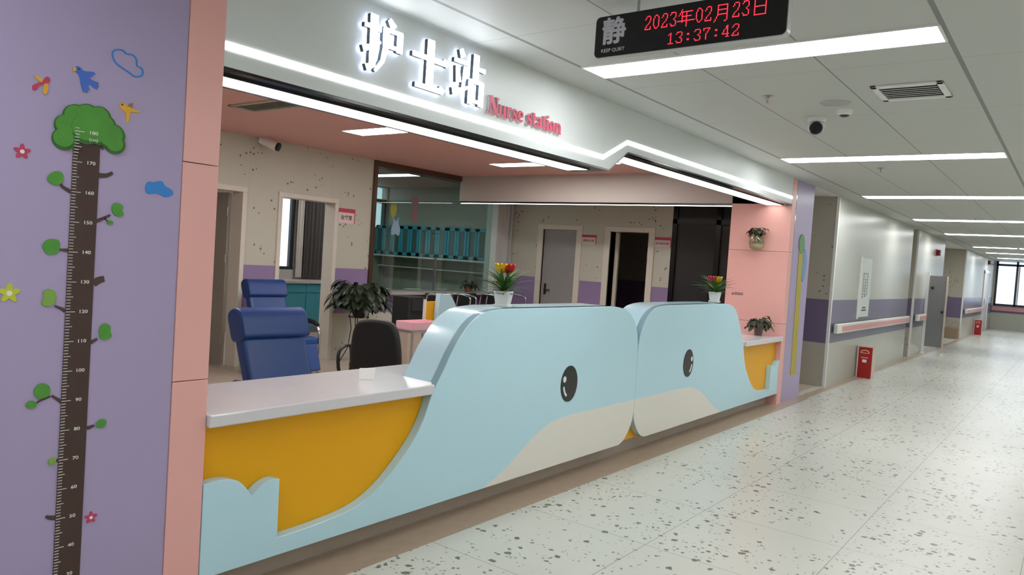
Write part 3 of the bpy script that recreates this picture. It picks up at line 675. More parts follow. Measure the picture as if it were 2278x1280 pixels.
# ------------------------------------------------------------------ plants
def bromeliad(name, label, x, y, z, s, rz, cols, lean):
    t = thing(name, label, 'potted plant', (x, y, z))
    w = .056*s; wb = .042*s; h = .105*s
    R = lambda px_, py_: (x + px_*math.cos(rz) - py_*math.sin(rz), y + px_*math.sin(rz) + py_*math.cos(rz))
    def ring(hw, zz): return [R(sx*hw, sy*hw)+(z+zz,) for sx, sy in ((-1, -1), (1, -1), (1, 1), (-1, 1))]
    p = MB(); p.add(ring(wb, .012*s)+ring(w, h)+ring(w*.88, h)+ring(w*.85, h*.82), [(3, 2, 1, 0), (12, 13, 14, 15)] + [(4*j+i, 4*j+(i+1) % 4, 4*j+4+(i+1) % 4, 4*j+4+i) for j in range(3) for i in range(4)])
    p.build('pot', M_pot, t, bevel=.003)
    q = MB(); q.add(ring(w*.92, 0)+ring(w*.96, .014*s), [(3, 2, 1, 0), (4, 5, 6, 7)] + [(i, (i+1) % 4, 4+(i+1) % 4, 4+i) for i in range(4)]); q.build('saucer', M_pot, t, bevel=.002)
    so = MB(); so.add(ring(w*.85, h*.83), [(0, 1, 2, 3)]); so.build('soil', M_soil, t)
    rnd = random.Random(hash(label) % 9973 if False else len(label)*31)
    lv = MB()
    for i in range(46):
        a = 2*PI*i/30*5.03; tilt = .3 + .75*rnd.random(); L = (.15+.10*rnd.random())*s
        zb = z + h*.85 + .035*s*rnd.random()
        lv.leaf((x, y, zb), (math.cos(a)*tilt, math.sin(a)*tilt, .85), (0, 0, 1) if tilt > .1 else (1, 0, 0), L, .010*s, .55, 6, .4)
    for i in range(14):
        a = 2*PI*i/14+.3; lv.leaf((x, y, z+h*.9), (math.cos(a), math.sin(a), .35+.5*rnd.random()), (0, 0, 1), .135*s, .0075*s, .5, 6, .4)
    for i in range(12):
        a = 2*PI*i/12*3; lv.leaf((x, y, z+h+.06*s*rnd.random()), (math.cos(a)*.3, math.sin(a)*.3, 1), (math.cos(a), math.sin(a), .1), .12*s, .011*s, -.1, 5, .5)
    lv.build('leaves', M_green2, t, smooth=60)
    moss = MB()
    for i in range(46):
        a = rnd.random()*2*PI; r = w*(.5+.5*rnd.random())
        bx_, by_ = R(r*math.cos(a), r*math.sin(a))
        moss.leaf((bx_, by_, z+h*.84), (math.cos(a), math.sin(a), .7), (0, 0, 1), .03*s, .004*s, .9, 4, .3)
    moss.build('moss', M_green, t)
    for j, (mname, m, dx, dy) in enumerate(cols):
        br = MB(); c = Vector((x+dx*s, y+dy*s, z+h+lean*s))
        for i in range(9):
            a = 2*PI*i/9 + j
            br.leaf(c + Vector((0, 0, -.03*s)), (math.cos(a)*.62, math.sin(a)*.62, 1), (math.cos(a), math.sin(a), -.3), .085*s, .027*s, -.05, 6, .3)
        br.tube([(x, y, z+h*.9), tuple(c - Vector((0, 0, .025*s)))], .006*s, 6)
        br.build('flower', m, t, smooth=60, label=mname)
# the camera-right direction over the counter is about (0.6,-0.8)
bromeliad('bromeliad', 'red and yellow flower in a white square pot, larger one on the nearer whale', 3.60, 2.80, 1.178, .90, .35, [('yellow flower', M_yel2, -.014, .016), ('red flower', M_red, .016, -.018)], .150)
bromeliad('bromeliad', 'pink and yellow flower in a white square pot, smaller one beside the pink wall', 7.0, 2.83, 1.178, .95, .2, [('pink flower', M_pinkfl, -.026, .030), ('yellow flower', M_yel2, .010, -.016)], .125)

def leafy(mb, c, n, R_, L, w, rnd, zmin=-.2, up=.5):
    for i in range(n):
        a = rnd.random()*2*PI; e = zmin + rnd.random()*(1-zmin)
        d = Vector((math.cos(a), math.sin(a), e*up+.05)); st = Vector(c) + Vector((d.x*R_*.5*rnd.random(), d.y*R_*.5*rnd.random(), rnd.random()*R_*.5*max(e, 0)))
        tip = st + d.normalized()*R_*(.4+.6*rnd.random())
        mb.tube([tuple(st), tuple((st+tip)/2 + Vector((0, 0, .03))), tuple(tip)], .003, 4, False)
        dd = Vector((d.x, d.y, -.25-.5*rnd.random()))
        mb.leaf(tuple(tip), tuple(dd), (0, 0, 1), L*(.7+.6*rnd.random()), w*(.7+.6*rnd.random()), .35, 5, .2)
# big plant on a wire stand
PX, PY = 6.36, 7.25
t = thing('plant_stand', 'thin dark wire plant stand by the speckled station wall', 'plant stand', (PX, PY, 0))
ringp = [(PX+.13*math.cos(a), PY+.13*math.sin(a), .70) for a in [2*PI*i/20 for i in range(21)]]
MB().tube(ringp, .006, 6, False).tube([(x, y, .60) for x, y, z in ringp], .005, 6, False).build('ring', M_matte, t)
for a in (3.6, 5.4, 1.0, 2.2):
    MB().tube([(PX+.13*math.cos(a), PY+.13*math.sin(a), .70), (PX+.09*math.cos(a), PY+.09*math.sin(a), .45), (PX+.12*math.cos(a), PY+.12*math.sin(a), .2), (PX+.22*math.cos(a), PY+.22*math.sin(a), .006)], .006, 6).build('leg', M_matte, t)
MB().box(PX-.12, PX+.12, PY-.004, PY+.004, .595, .603).box(PX-.004, PX+.004, PY-.12, PY+.12, .595, .603).build('shelf_bars', M_matte, t)
t = thing('potted_plant', 'bushy dark green plant in a dark pot on the wire stand', 'potted plant', (PX, PY, .604))
MB().lathe((PX, PY, .604), [(.07, 0), (.11, .10), (.12, .15), (.105, .15), (.1, .13)], 20).build('pot', M_matte, t, smooth=40)
rnd = random.Random(4); fo = MB(); leafy(fo, (PX, PY, .80), 330, .27, .13, .042, rnd, -.3, .8); fo.build('foliage', M_green, t)
# plant on the sill in front of the glass
t = thing('potted_plant', 'small green plant in a reddish pot on the sill before the glass partition', 'potted plant', (8.88, YB-.10, .90))
MB().lathe((8.88, YB-.10, .90), [(.05, 0), (.07, .08), (.075, .085), (.06, .085)], 18).build('pot', M_terra, t, smooth=40)
fo = MB(); rnd = random.Random(9); leafy(fo, (8.88, YB-.10, .98), 44, .11, .07, .025, rnd, .0, 1.3); fo.build('foliage', M_green, t)

# vases on the pink wall
def wall_vase(yc, zc, label):
    t = thing('wall_vase', label, 'vase', (8.65, yc, zc))
    prof = [(.002, -.085), (.05, -.083), (.078, -.055), (.088, 0), (.082, .055), (.07, .085)]
    MB().lathe((8.552, yc, zc), prof, 26).build('glass_bowl', M_vase, t, smooth=60)
    MB().lathe((8.552, yc, zc), [(.002, -.080), (.046, -.078), (.072, -.053), (.078, -.02)], 22).build('water', mat('cloudy_water', (206, 190, 160), .2), t, smooth=60)
    MB().tube([(8.648, yc, zc+.03), (8.63, yc, zc+.03)], .012, 10).build('hook', M_steel, t)
    r = random.Random(int(zc*100)); fo = MB()
    leafy(fo, (8.552, yc, zc+.08), 44, .085, .055, .022, r, .25, 1.9)
    fo.build('foliage', M_green3, t)
    st = MB()
    for i in range(8):
        a = i*.8; st.tube([(8.552+.05*math.cos(a), yc+.05*math.sin(a), zc-.03), (8.552+.02*math.cos(a), yc+.02*math.sin(a), zc+.1)], .003, 5)
    st.build('stems', M_green2, t)
wall_vase(3.005, 1.845, 'glass vase with trailing plant hung high on the pink wall')
t = thing('potted_plant', 'reddish leafy plant in a small glass pot on the worktop against the pink wall', 'potted plant', (8.42, 2.86, .788))
MB().lathe((8.42, 2.86, .788), [(.04, 0), (.055, .09), (.06, .10), (.05, .10)], 20).build('pot', mat('smoky_pot', (120, 96, 88), .3), t, smooth=40)
fo = MB(); rnd = random.Random(21); leafy(fo, (8.42, 2.86, .89), 90, .105, .06, .024, rnd, -.1, 1.3); fo.build('foliage', M_green3, t)
mk = thing('wall_marks', 'row of four tiny dark marks on the pink wall', 'marks', (8.65, 3.22, 1.235))
for i in range(4):
    y = 3.278 - i*.036; b = MB()
    if i == 0:
        for p, q in (((y-.012, 1.222), (y+.012, 1.222)), ((y+.012, 1.222), (y, 1.246)), ((y, 1.246), (y-.012, 1.222))): stroke(b, [p, q], .006, .006, YZ, 8.648, 8.65)
    else:
        for p, q in (((y-.011, 1.224), (y+.011, 1.224)), ((y+.011, 1.224), (y+.011, 1.246)), ((y+.011, 1.246), (y-.011, 1.246)), ((y-.011, 1.246), (y-.011, 1.224))): stroke(b, [p, q], .006, .006, YZ, 8.648, 8.65)
    b.build('mark', mat('rust_print', (120, 60, 44), .6, var=0) if i == 0 else M_ink, mk)

# ------------------------------------------------------------------ growth chart and wall stickers
def flat(mb, pts, a=Y0-.003, b=Y0, n=5): return mb.prism(closed_spline(pts, n) if n else pts, XZ, a, b)
gc = thing('growth_chart', 'brown tree-shaped growth chart with white centimetre marks on the lilac wall', 'growth chart', (1.113, Y0, .2))
MB().prism([(1.066, .20), (1.151, .20), (1.157, 1.795), (1.073, 1.788)], XZ, Y0-.004, Y0).build('trunk', M_trunk, gc)
BLOBS = [(1.044, 1.768, .037), (1.050, 1.812, .038), (1.078, 1.846, .042), (1.112, 1.858, .038), (1.150, 1.858, .038), (1.166, 1.832, .040), (1.196, 1.806, .040), (1.204, 1.776, .034), (1.184, 1.790, .034), (1.110, 1.812, .052), (1.150, 1.800, .036)]
cr = MB(); hl = MB()
for bi, (bx, bz, br_) in enumerate(BLOBS):
    cr.prism(ell(bx, bz, br_, br_*.98, 26), XZ, Y0-.007-.0002*bi, Y0)
    hl.prism(ell(bx-.004, bz+.003, br_*.84, br_*.80, 26), XZ, Y0-.0098-.0002*bi, Y0-.007)
cr = cr.build('crown', mat('dark_green_sticker', (52, 104, 40), .5, var=.15, scale=20), gc, smooth=40)
hl.build('crown_highlight', M_leafst, cr)
tk = MB()
for c in range(22, 182):
    L = .0285 if c % 10 == 0 else (.021 if c % 5 == 0 else .0135)
    x0 = 1.0665 + (c/100-.2)/1.6*.0065; z = c/100
    tk.box(x0, x0+L, Y0-.0136 if c > 172 else Y0-.0052, Y0-.004, z-.0009, z+.0009)
o_ = tk.build('tick_marks', M_wprint, gc)
for c in list(range(30, 181, 10)):
    xx = 1.118 + (c-40)/140*.012
    text_mesh(str(c), .0158, lambda x, y, z: (xx+x, Y0-(.0124 if c == 180 else .0045)-z, c/100+.0005+y), .0006, .012, 1.25).build('numeral', M_wprint, gc)
text_mesh('(cm)', .0145, lambda x, y, z: (1.131+x, Y0-.0124-z, 1.778+y), .0006, .006, 1.1).build('numeral', M_wprint, gc)
BR = [([(1.072, 1.598), (1.046, 1.612), (1.034, 1.630)], [(1.026, 1.661), (1.043, 1.655), (1.046, 1.637), (1.034, 1.617), (1.012, 1.618), (1.000, 1.630), (1.006, 1.648)], M_leafst),
      ([(1.155, 1.508), (1.178, 1.520), (1.200, 1.533)], [(1.221, 1.577), (1.240, 1.568), (1.238, 1.552), (1.244, 1.538), (1.228, 1.530), (1.213, 1.536), (1.204, 1.552), (1.208, 1.570)], M_leafst),
      ([(1.073, 1.405), (1.046, 1.406)], [(1.019, 1.440), (1.040, 1.436), (1.044, 1.412), (1.034, 1.392), (1.008, 1.390), (.994, 1.412), (1.002, 1.432)], M_leafst),
      ([(1.071, 1.203), (1.056, 1.212), (1.038, 1.220)], [(1.014, 1.276), (1.034, 1.270), (1.040, 1.248), (1.032, 1.226), (1.008, 1.220), (.998, 1.230), (1.004, 1.248), (1.002, 1.264)], M_leafst2),
      ([(1.155, 1.093), (1.176, 1.105)], [(1.200, 1.158), (1.216, 1.148), (1.218, 1.126), (1.222, 1.112), (1.206, 1.102), (1.186, 1.104), (1.180, 1.130), (1.186, 1.150)], M_leafst),
      ([(1.072, .897), (1.058, .908), (1.040, .922)], [(1.008, .966), (1.028, .958), (1.034, .938), (1.024, .920), (.998, .918), (.986, .936), (.992, .956)], M_leafst),
      ([(1.156, .797), (1.178, .803)], [(1.203, .822), (1.216, .816), (1.214, .799), (1.198, .792), (1.184, .799), (1.188, .815)], M_leafst),
      ([(1.070, .700), (1.060, .701)], [(1.052, .715), (1.060, .708), (1.058, .694), (1.046, .688), (1.038, .696), (1.042, .710)], M_leafst2)]
for pts, lf, m in BR:
    b = MB(); stroke(b, pts, .013, .007, XZ, Y0-.003, Y0); bo = b.build('branch', M_branch, gc)
    flat(MB(), lf, Y0-.006, Y0, 4).build('leaf_cluster', m, bo)
b = MB(); stroke(b, [(1.036, .920), (1.008, .910), (.986, .898)], .006, .005, XZ, Y0-.003, Y0); bo = b.build('branch', M_branch, gc)
flat(MB(), ell(.980, .899, .015, .013, 10), Y0-.006, Y0, 2).build('leaf_cluster', M_leafst, bo)
b = MB(); stroke(b, [(1.180, 1.521), (1.192, 1.512)], .004, .003, XZ, Y0-.003, Y0); bo = b.build('branch', M_branch, gc)
flat(MB(), ell(1.200, 1.507, .010, .008, 10), Y0-.006, Y0, 2).build('leaf_cluster', M_leafst, bo)
for pts, w0, w1 in (([(1.156, 1.664), (1.182, 1.667), (1.202, 1.679)], .018, .010), ([(1.155, 1.296), (1.174, 1.308), (1.190, 1.312)], .026, .020), ([(1.070, .504), (1.050, .510), (1.037, .517)], .018, .008)):
    b = MB(); stroke(b, spline(pts, 4), w0, w1, XZ, Y0-.003, Y0); b.build('branch', M_branch, gc)
b = MB(); stroke(b, [(1.074, 1.756), (1.064, 1.742)], .012, .006, XZ, Y0-.003, Y0); stroke(b, [(1.156, 1.765), (1.168, 1.753)], .012, .006, XZ, Y0-.003, Y0); b.build('branch', M_branch, gc)

def sticker(name, label, cat, x, z): return thing(name, label, cat, (x, Y0, z))
t = sticker('bird_sticker', 'blue bird sticker flying above the growth chart tree', 'wall sticker', 1.10, 1.93)
bd = flat(MB(), [(1.066, 1.999), (1.072, 2.011), (1.084, 2.011), (1.094, 2.001), (1.112, 2.003), (1.129, 2.004), (1.130, 1.996), (1.120, 1.992), (1.124, 1.988), (1.113, 1.984), (1.122, 1.977), (1.133, 1.975), (1.144, 1.972), (1.138, 1.964), (1.145, 1.960), (1.136, 1.955), (1.141, 1.949), (1.128, 1.952), (1.116, 1.962), (1.112, 1.950), (1.117, 1.944), (1.110, 1.940), (1.109, 1.930), (1.103, 1.937), (1.099, 1.930), (1.093, 1.940), (1.088, 1.956), (1.084, 1.976), (1.078, 1.988)], Y0-.003, Y0, 2).build('body', M_stbird, t)
MB().prism([(1.060, 2.005), (1.070, 2.006), (1.072, 1.995), (1.063, 1.992)], XZ, Y0-.0045, Y0-.002).build('beak', M_styel, t)
MB().prism(ell(1.079, 2.003, .0035, .0035, 10), XZ, Y0-.0045, Y0-.003).build('eye', M_ink, t)
t = sticker('bird_sticker', 'small crimson bird sticker with yellow wings on the lilac wall', 'wall sticker', .972, 1.90)
flat(MB(), [(.980, 1.950), (.986, 1.957), (.995, 1.954), (.996, 1.944), (.989, 1.936), (.976, 1.930), (.964, 1.922), (.957, 1.908), (.948, 1.906), (.946, 1.918), (.953, 1.926), (.966, 1.934), (.975, 1.941)], Y0-.003, Y0, 2).build('body', M_stred, t)
w_ = MB(); flat(w_, [(.975, 1.941), (.968, 1.949), (.948, 1.952), (.956, 1.944), (.968, 1.935)], Y0-.004, Y0-.001, 2); flat(w_, [(.980, 1.934), (.990, 1.932), (.990, 1.912), (.984, 1.900), (.976, 1.902), (.977, 1.918)], Y0-.004, Y0-.001, 2); w_.build('wings', M_styel, t)
t = sticker('bird_sticker', 'small amber bird sticker beside the crown of the growth chart tree', 'wall sticker', 1.245, 1.86)
flat(MB(), [(1.215, 1.906), (1.217, 1.920), (1.227, 1.926), (1.237, 1.917), (1.249, 1.913), (1.268, 1.907), (1.290, 1.905), (1.276, 1.898), (1.254, 1.896), (1.250, 1.876), (1.246, 1.859), (1.238, 1.862), (1.239, 1.880), (1.233, 1.893), (1.222, 1.899)], Y0-.003, Y0, 2).build('body', M_styel, t)
MB().prism([(1.243, 1.914), (1.248, 1.925), (1.260, 1.929), (1.258, 1.912)], XZ, Y0-.004, Y0-.001).build('wings', mat('tan_sticker', (150, 112, 70), .5), t)
MB().prism(ell(1.223, 1.916, .0035, .0035, 10), XZ, Y0-.004, Y0-.003).build('eye', M_ink, t)
co = [(1.184, 2.080), (1.195, 2.096), (1.217, 2.100), (1.231, 2.092), (1.252, 2.093), (1.265, 2.081), (1.268, 2.060), (1.285, 2.054), (1.288, 2.034), (1.264, 2.021), (1.239, 2.032), (1.197, 2.052)]
cs = closed_spline(co, 5); b = MB(); stroke(b, cs+cs[:1], .005, .005, XZ, Y0-.003, Y0)
tag(b.build('cloud_sticker', M_stblue), 'blue outlined cloud sticker near the pink trim', 'wall sticker')
tag(flat(MB(), [(1.316, 1.641), (1.326, 1.662), (1.345, 1.663), (1.360, 1.669), (1.376, 1.670), (1.388, 1.655), (1.405, 1.648), (1.419, 1.638), (1.415, 1.624), (1.391, 1.615), (1.370, 1.622), (1.353, 1.625), (1.325, 1.620)], n=4).build('cloud_sticker', M_stblue), 'solid blue cloud sticker near the pink trim', 'wall sticker')
def flower(x, z, r, m, label):
    t = sticker('flower_sticker', label, 'wall sticker', x, z-r)
    pts = [(x+r*(.78+.26*math.cos(5*(a-PI/2)))*math.cos(a), z+r*(.78+.26*math.cos(5*(a-PI/2)))*math.sin(a)) for a in [2*PI*i/50 for i in range(50)]]
    MB().prism(pts, XZ, Y0-.003, Y0).build('petals', m, t)
    MB().prism(ell(x, z, r*.27, r*.27, 16), XZ, Y0-.004, Y0-.003).build('centre', mat('pale_sticker', (226, 222, 214), .5, var=0), t)
flower(.925, 1.709, .024, M_stred, 'crimson flower sticker below the crimson bird')
flower(.905, 1.262, .031, M_stlime, 'yellow-green flower sticker at the photo border, beside the growth chart')
flower(1.181, .479, .021, M_stred, 'crimson flower sticker low on the wall beside the fifty mark')
# far growth chart on the column past the counter
fc = thing('growth_chart', 'tall mustard growth chart strip on the far lilac column', 'growth chart', (9.15, Y0, .3))
MB().prism([(9.10, .30), (9.30, .30), (9.21, 1.84), (9.05, 1.84)], XZ, Y0-.005, Y0-.001).build('ruler', mat('mustard_sticker', (176, 160, 58), .5, var=.1, scale=12), fc)
flat(MB(), [(9.02, 1.86), (9.05, 1.95), (9.13, 1.99), (9.2, 1.95), (9.24, 1.86), (9.20, 1.78), (9.1, 1.76)], Y0-.009, Y0-.001, 4).build('crown', mat('muted_green_sticker', (96, 142, 88), .5), fc)
flat(MB(), [(9.26, 1.82), (9.36, 1.72), (9.34, 1.5), (9.26, 1.42), (9.22, 1.6)], Y0-.007, Y0-.001, 4).build('cloud', mat('muted_blue_sticker', (104, 150, 186), .5), fc)

# ------------------------------------------------------------------ corridor fittings
def handrail(x0, x1, label, z0=.735, z1=.868):
    t = thing('handrail', label, 'handrail', ((x0+x1)/2, Y0-.06, z0))
    MB().box(x0, x1, Y0-.085, Y0-.03, z0, z1).build('rail', mat('cream_rail', (214, 214, 200), .35), t, bevel=.012, seg=3)
    MB().box(x0+.25, x1-.02, Y0-.0905, Y0-.084, z0+.025, z1-.035).build('grip_insert', mat('pink_rail_insert', (206, 150, 152), .45), t)
    b = MB(); n = max(2, int((x1-x0)/1.4))
    for i in range(n): x = x0+.3+(x1-x0-.6)*i/(n-1); b.box(x-.03, x+.03, Y0-.03, Y0, z0+.03, z1-.03)
    b.build('bracket', M_white, t)
handrail(10.80, 16.2, 'pink and cream handrail under the tall wall notice')
handrail(17.15, 18.2, 'short pink and cream handrail behind the grey screen')
handrail(25.4, 30.1, 'pink and cream handrail far along beyond the dark alcove')
t = thing('handrail', 'pink handrail under the end window', 'handrail', (XE-.06, .6, .72))
MB().box(XE-.085, XE-.03, -1.4, 2.66, .70, .86).build('rail', mat('pink_rail_insert', (206, 150, 152), .45), t, bevel=.012)
MB().box(XE-.03, XE, 2.0, 2.1, .74, .82).box(XE-.03, XE, -.6, -.5, .74, .82).build('bracket', M_white, t)
t = thing('wall_notice', 'tall narrow white notice with vertical writing above the handrail', 'notice', (12.58, Y0, .93))
MB().box(12.26, 12.92, Y0-.012, Y0, .925, 1.835).build('board', mat('notice_board_white', (208, 214, 208), .4, var=.03), t)
b = MB(); rnd = random.Random(3)
for cx in (12.42, 12.55, 12.68):
    for i in range(9): 
        z = 1.60 - i*.045
        if rnd.random() < .85:
            b.box(cx-.045, cx+.045, Y0-.0135, Y0-.012, z, z+.007).box(cx-.006, cx+.006, Y0-.0135, Y0-.012, z-.022, z+.012).box(cx-.04, cx+.03, Y0-.0135, Y0-.012, z-.018, z-.012)
for z, w in ((1.06, .22), (1.02, .3), (1.24, .06)): b.box(12.58-w/2, 12.58+w/2, Y0-.0135, Y0-.012, z, z+.02)
b.build('printing', M_ink, t)
MB().box(12.18, 12.22, Y0-.02, Y0, .90, 1.86).build('edge_rail', M_white, t)
def ext_box(x, label):
    t = thing('extinguisher_box', label, 'fire extinguisher box', (x+.09, 2.54, 0))
    MB().box(x, x+.19, 2.435, 2.645, .0, .475).build('body', M_redbox, t, bevel=.004)
    MB().box(x-.004, x+.194, 2.43, 2.65, .475, .49).box(x-.003, x, 2.630, 2.648, 0, .475).box(x, x+.19, 2.428, 2.435, .0, .475).build('pale_edges', mat('pale_edge_trim', (206, 186, 172), .4), t)
    b = MB()
    stroke(b, spline([(2.60, .385), (2.585, .415), (2.54, .428), (2.495, .415), (2.48, .385)], 4), .012, .012, YZ, x-.003, x)
    b.box(x-.003, x, 2.48, 2.60, .38, .388)
    b.build('emblem', mat('pale_emblem', (222, 196, 160), .5), t)
    MB().box(x-.002, x, 2.51, 2.57, .24, .285).box(x-.002, x, 2.49, 2.59, .31, .318).build('label_plate', M_wprint, t)
ext_box(12.36, 'red fire extinguisher box under the wall notice')
ext_box(28.3, 'red fire extinguisher box far down the corridor near the end')
tag(MB().box(13.0, 13.12, Y0-.01, Y0, .30, .40).build('wall_socket', M_white), 'white wall socket beside the near red extinguisher box', 'socket')
def alarm(x, z, m, label):
    t = thing('alarm_lamp', label, 'alarm', (x, Y0-.03, z))
    MB().box(x-.07, x+.07, Y0-.02, Y0, z, z+.16).build('back_plate', m, t)
    MB().box(x-.06, x+.06, Y0-.09, Y0-.02, z+.015, z+.145).build('lens', mat('dark_red_lens', (84, 26, 26), .3), t, bevel=.015)
alarm(19.4, 2.16, M_redbox, 'dark red alarm lamp high on the wall above the grey screen')
alarm(31.3, 2.36, M_matte, 'small dark alarm lamp above the far white door')
# grey mobile screen
t = thing('privacy_screen', 'grey upright screen standing out from the corridor wall', 'screen', (18.3, 2.36, 0))
MB().box(18.29, 18.31, 2.275, 2.60, .17, 1.70).build('panel', mat('grey_screen_panel', (126, 126, 128), .4, var=.04), t)
MB().box(18.275, 18.325, 2.60, 2.65, .03, 1.78).build('post', M_white, t)
MB().box(18.28, 18.32, 2.245, 2.275, .03, 1.70).build('post', mat('pale_edge_trim', (206, 186, 172), .4), t)
MB().box(18.1, 18.5, 2.60, 2.65, 0, .03).build('foot', M_white, t); MB().box(18.1, 18.5, 2.245, 2.275, 0, .03).build('foot', M_white, t)
MB().lathe((18.29, 2.315, .93), [(.02, -.04), (.028, -.02), (.015, 0)], 12, 'x').build('knob', M_darksteel, t)
MB().lathe((18.29, 2.53, 1.44), [(.025, -.04), (.035, -.02), (.015, 0)], 12, 'x').build('knob', M_darksteel, t)
tag(MB().box(24.75, 25.09, 2.69, 3.28, 0, .30).build('plinth_box', mat('tan_box', (146, 124, 100), .5)), 'low tan box at the foot of the far alcove wall', 'box')

# ------------------------------------------------------------------ door signs in the station
def door_sign(along, c, z0, w, h, txt, label, n):
    loc = (c, YB, z0) if along == 'x' else (10, c, z0)
    t = thing('door_sign', label, 'door sign', loc)
    if along == 'x': fn = lambda x, y, z: (c+x, YB-z, z0+h/2+y)
    else: fn = lambda x, y, z: (10-z, c-x, z0+h/2+y)
    def plate(x0, x1, y0, y1, a, b): return MB().add([fn(x, y, z) for x in (x0, x1) for y in (y0, y1) for z in (a, b)], [(0, 1, 3, 2), (4, 6, 7, 5), (0, 4, 5, 1), (2, 3, 7, 6), (0, 2, 6, 4), (1, 5, 7, 3)])
    plate(-w/2, w/2, -h/2, h/2, 0, .008).build('plate', mat('pale_pink_sign', (226, 206, 204), .4, var=.02), t)
    plate(-w/2, w/2, h*.22, h/2, .008, .010).build('header', mat('rose_sign_band', (190, 60, 84), .4, var=.02), t)
    plate(w/2-.012, w/2, -h/2, h*.22, .008, .010).build('edge_band', mat('rose_sign_band', (190, 60, 84), .4, var=.02), t)
    s = w*.80/n
    text_mesh(txt, min(s, h*.42), lambda x, y, z: fn(x-.006, y-h*.14, .008+z), .001, .02).build('characters', mat('plum_print', (96, 40, 52), .6, var=0), t)
door_sign('x', 6.455, 1.79, .275, .19, '治疗室', 'pink-topped door sign on the speckled wall by the curtained doorway', 3.4)
door_sign('y', 6.15, 1.775, .26, .145, '医生办公室', 'pink-topped door sign between the closed grey door and the dark doorway', 5.2)
door_sign('y', 4.895, 1.78, .27, .145, '护士长办公室', 'pink-topped door sign between the dark doorway and the black glass door', 6.2)

# ------------------------------------------------------------------ treatment room behind the glass
NC = 6; y0c, y1c = 7.95, 10.70; wc = (y1c-y0c)/NC
ORD = ['nearest to the pale post', 'second from the pale post', 'third from the pale post', 'fourth from the pale post', 'fifth from the pale post', 'farthest, under the bright window']
for i in range(NC):
    ya, yb = y0c+i*wc, y0c+(i+1)*wc-.006
    t = thing('wall_cabinet', 'teal glass-fronted wall cabinet behind the partition, ' + ORD[i], 'cabinet', (9.84, (ya+yb)/2, 1.39), 'teal wall cabinets')
    MB().box(9.70, 9.995, ya, yb, 1.39, 1.94).build('body', M_teal, t)
    for j in range(2):
        a = ya + j*(yb-ya)/2+.004; b = a + (yb-ya)/2-.008
        d = MB().box(9.68, 9.70, a, a+.05, 1.40, 1.93).box(9.68, 9.70, b-.05, b, 1.40, 1.93).box(9.68, 9.70, a, b, 1.40, 1.45).box(9.68, 9.70, a, b, 1.88, 1.93).build('door', M_teal, t)
        MB().box(9.688, 9.698, a+.05, b-.05, 1.45, 1.88).build('pane', mat('grey_cabinet_pane', (84, 100, 102), .15, var=.1), d)
tag(MB().box(9.66, 9.995, y0c, y1c, 1.36, 1.388).build('shelf', M_white), 'long white shelf board under the teal wall cabinets', 'shelf')
tag(MB().box(9.78, 9.995, y0c, y1c, 1.17, 1.19).build('shelf', mat('pale_reflection_strip', (196, 196, 190), .4)), 'long pale narrow strip below the teal cabinets in place of a glass reflection', 'shelf')  # strip modelled in place of a line reflected in the glass
t = thing('base_cabinet', 'teal base cabinet with grey top below the curtained window', 'cabinet', (7.75, 10.45, 0))
MB().box(7.2, 8.35, 10.22, 10.74, .08, .83).build('body', M_teal, t); MB().box(7.2, 8.35, 10.28, 10.72, 0, .08).build('plinth', M_kick, t)
MB().box(7.15, 8.40, 10.18, 10.745, .83, .87).build('top', mat('grey_stone_top', (176, 166, 160), .3), t)
for j in range(2):
    MB().box(7.22+j*.57, 7.76+j*.57, 10.205, 10.22, .10, .66).build('door', mat('teal_door', (64, 136, 148), .35), t)
    MB().box(7.22+j*.57, 7.76+j*.57, 10.205, 10.22, .68, .81).build('drawer', mat('teal_door', (64, 136, 148), .35), t)
cu = MB(); prof = [(8.04 + i*.012, 10.66 + .03*math.sin(i*.95)) for i in range(56)]
cu.add([(x, y, z) for z in (.90, 2.4) for x, y in prof], [(i, i+1, 56+i+1, 56+i) for i in range(55)])
o = cu.build('curtain', M_curtain); s_ = o.modifiers.new('thick', 'SOLIDIFY'); s_.thickness = .006; soft(o, 80)
tag(o, 'dark grey pleated curtain beside the window seen through the doorway', 'curtain')
cu = MB(); prof = [(7.91 + i*.012, 10.70 + .015*math.sin(i*1.2)) for i in range(12)]
cu.add([(x, y, z) for z in (.90, 2.4) for x, y in prof], [(i, i+1, 12+i+1, 12+i) for i in range(11)])
o = cu.build('curtain', mat('pale_curtain', (186, 178, 168), .8)); s_ = o.modifiers.new('thick', 'SOLIDIFY'); s_.thickness = .006; soft(o, 80)
tag(o, 'narrow pale curtain between the window frame and the dark curtain', 'curtain')
# stickers on the glass
def glass_sticker(x, z, pts, m, label):
    tag(MB().prism([(x+a, z+b) for a, b in closed_spline(pts, 4)], XZ, YB+.078, YB+.08).build('glass_sticker', m), label, 'sticker')
glass_sticker(7.36, 2.06, [(-.05, -.08), (-.06, .02), (-.03, .08), (.0, .05), (.03, .09), (.06, .02), (.045, -.08), (0, -.12)], mat('olive_sticker', (150, 150, 60), .5), 'yellow cartoon sticker on the glass partition')
glass_sticker(7.42, 1.79, [(-.07, -.1), (-.08, .0), (-.05, .08), (-.06, .16), (.0, .1), (.05, .16), (.05, .08), (.09, 0), (.07, -.1), (0, -.08)], mat('pale_blue_sticker', (140, 168, 190), .5), 'pale blue cartoon sticker on the glass partition')
glass_sticker(7.78, 2.13, [(-.06, -.2), (-.05, 0), (-.08, .1), (.0, .16), (.08, .1), (.05, 0), (.06, -.2)], mat('dusty_rose_sticker', (120, 92, 92), .5), 'dusty rose sticker high on the glass partition')

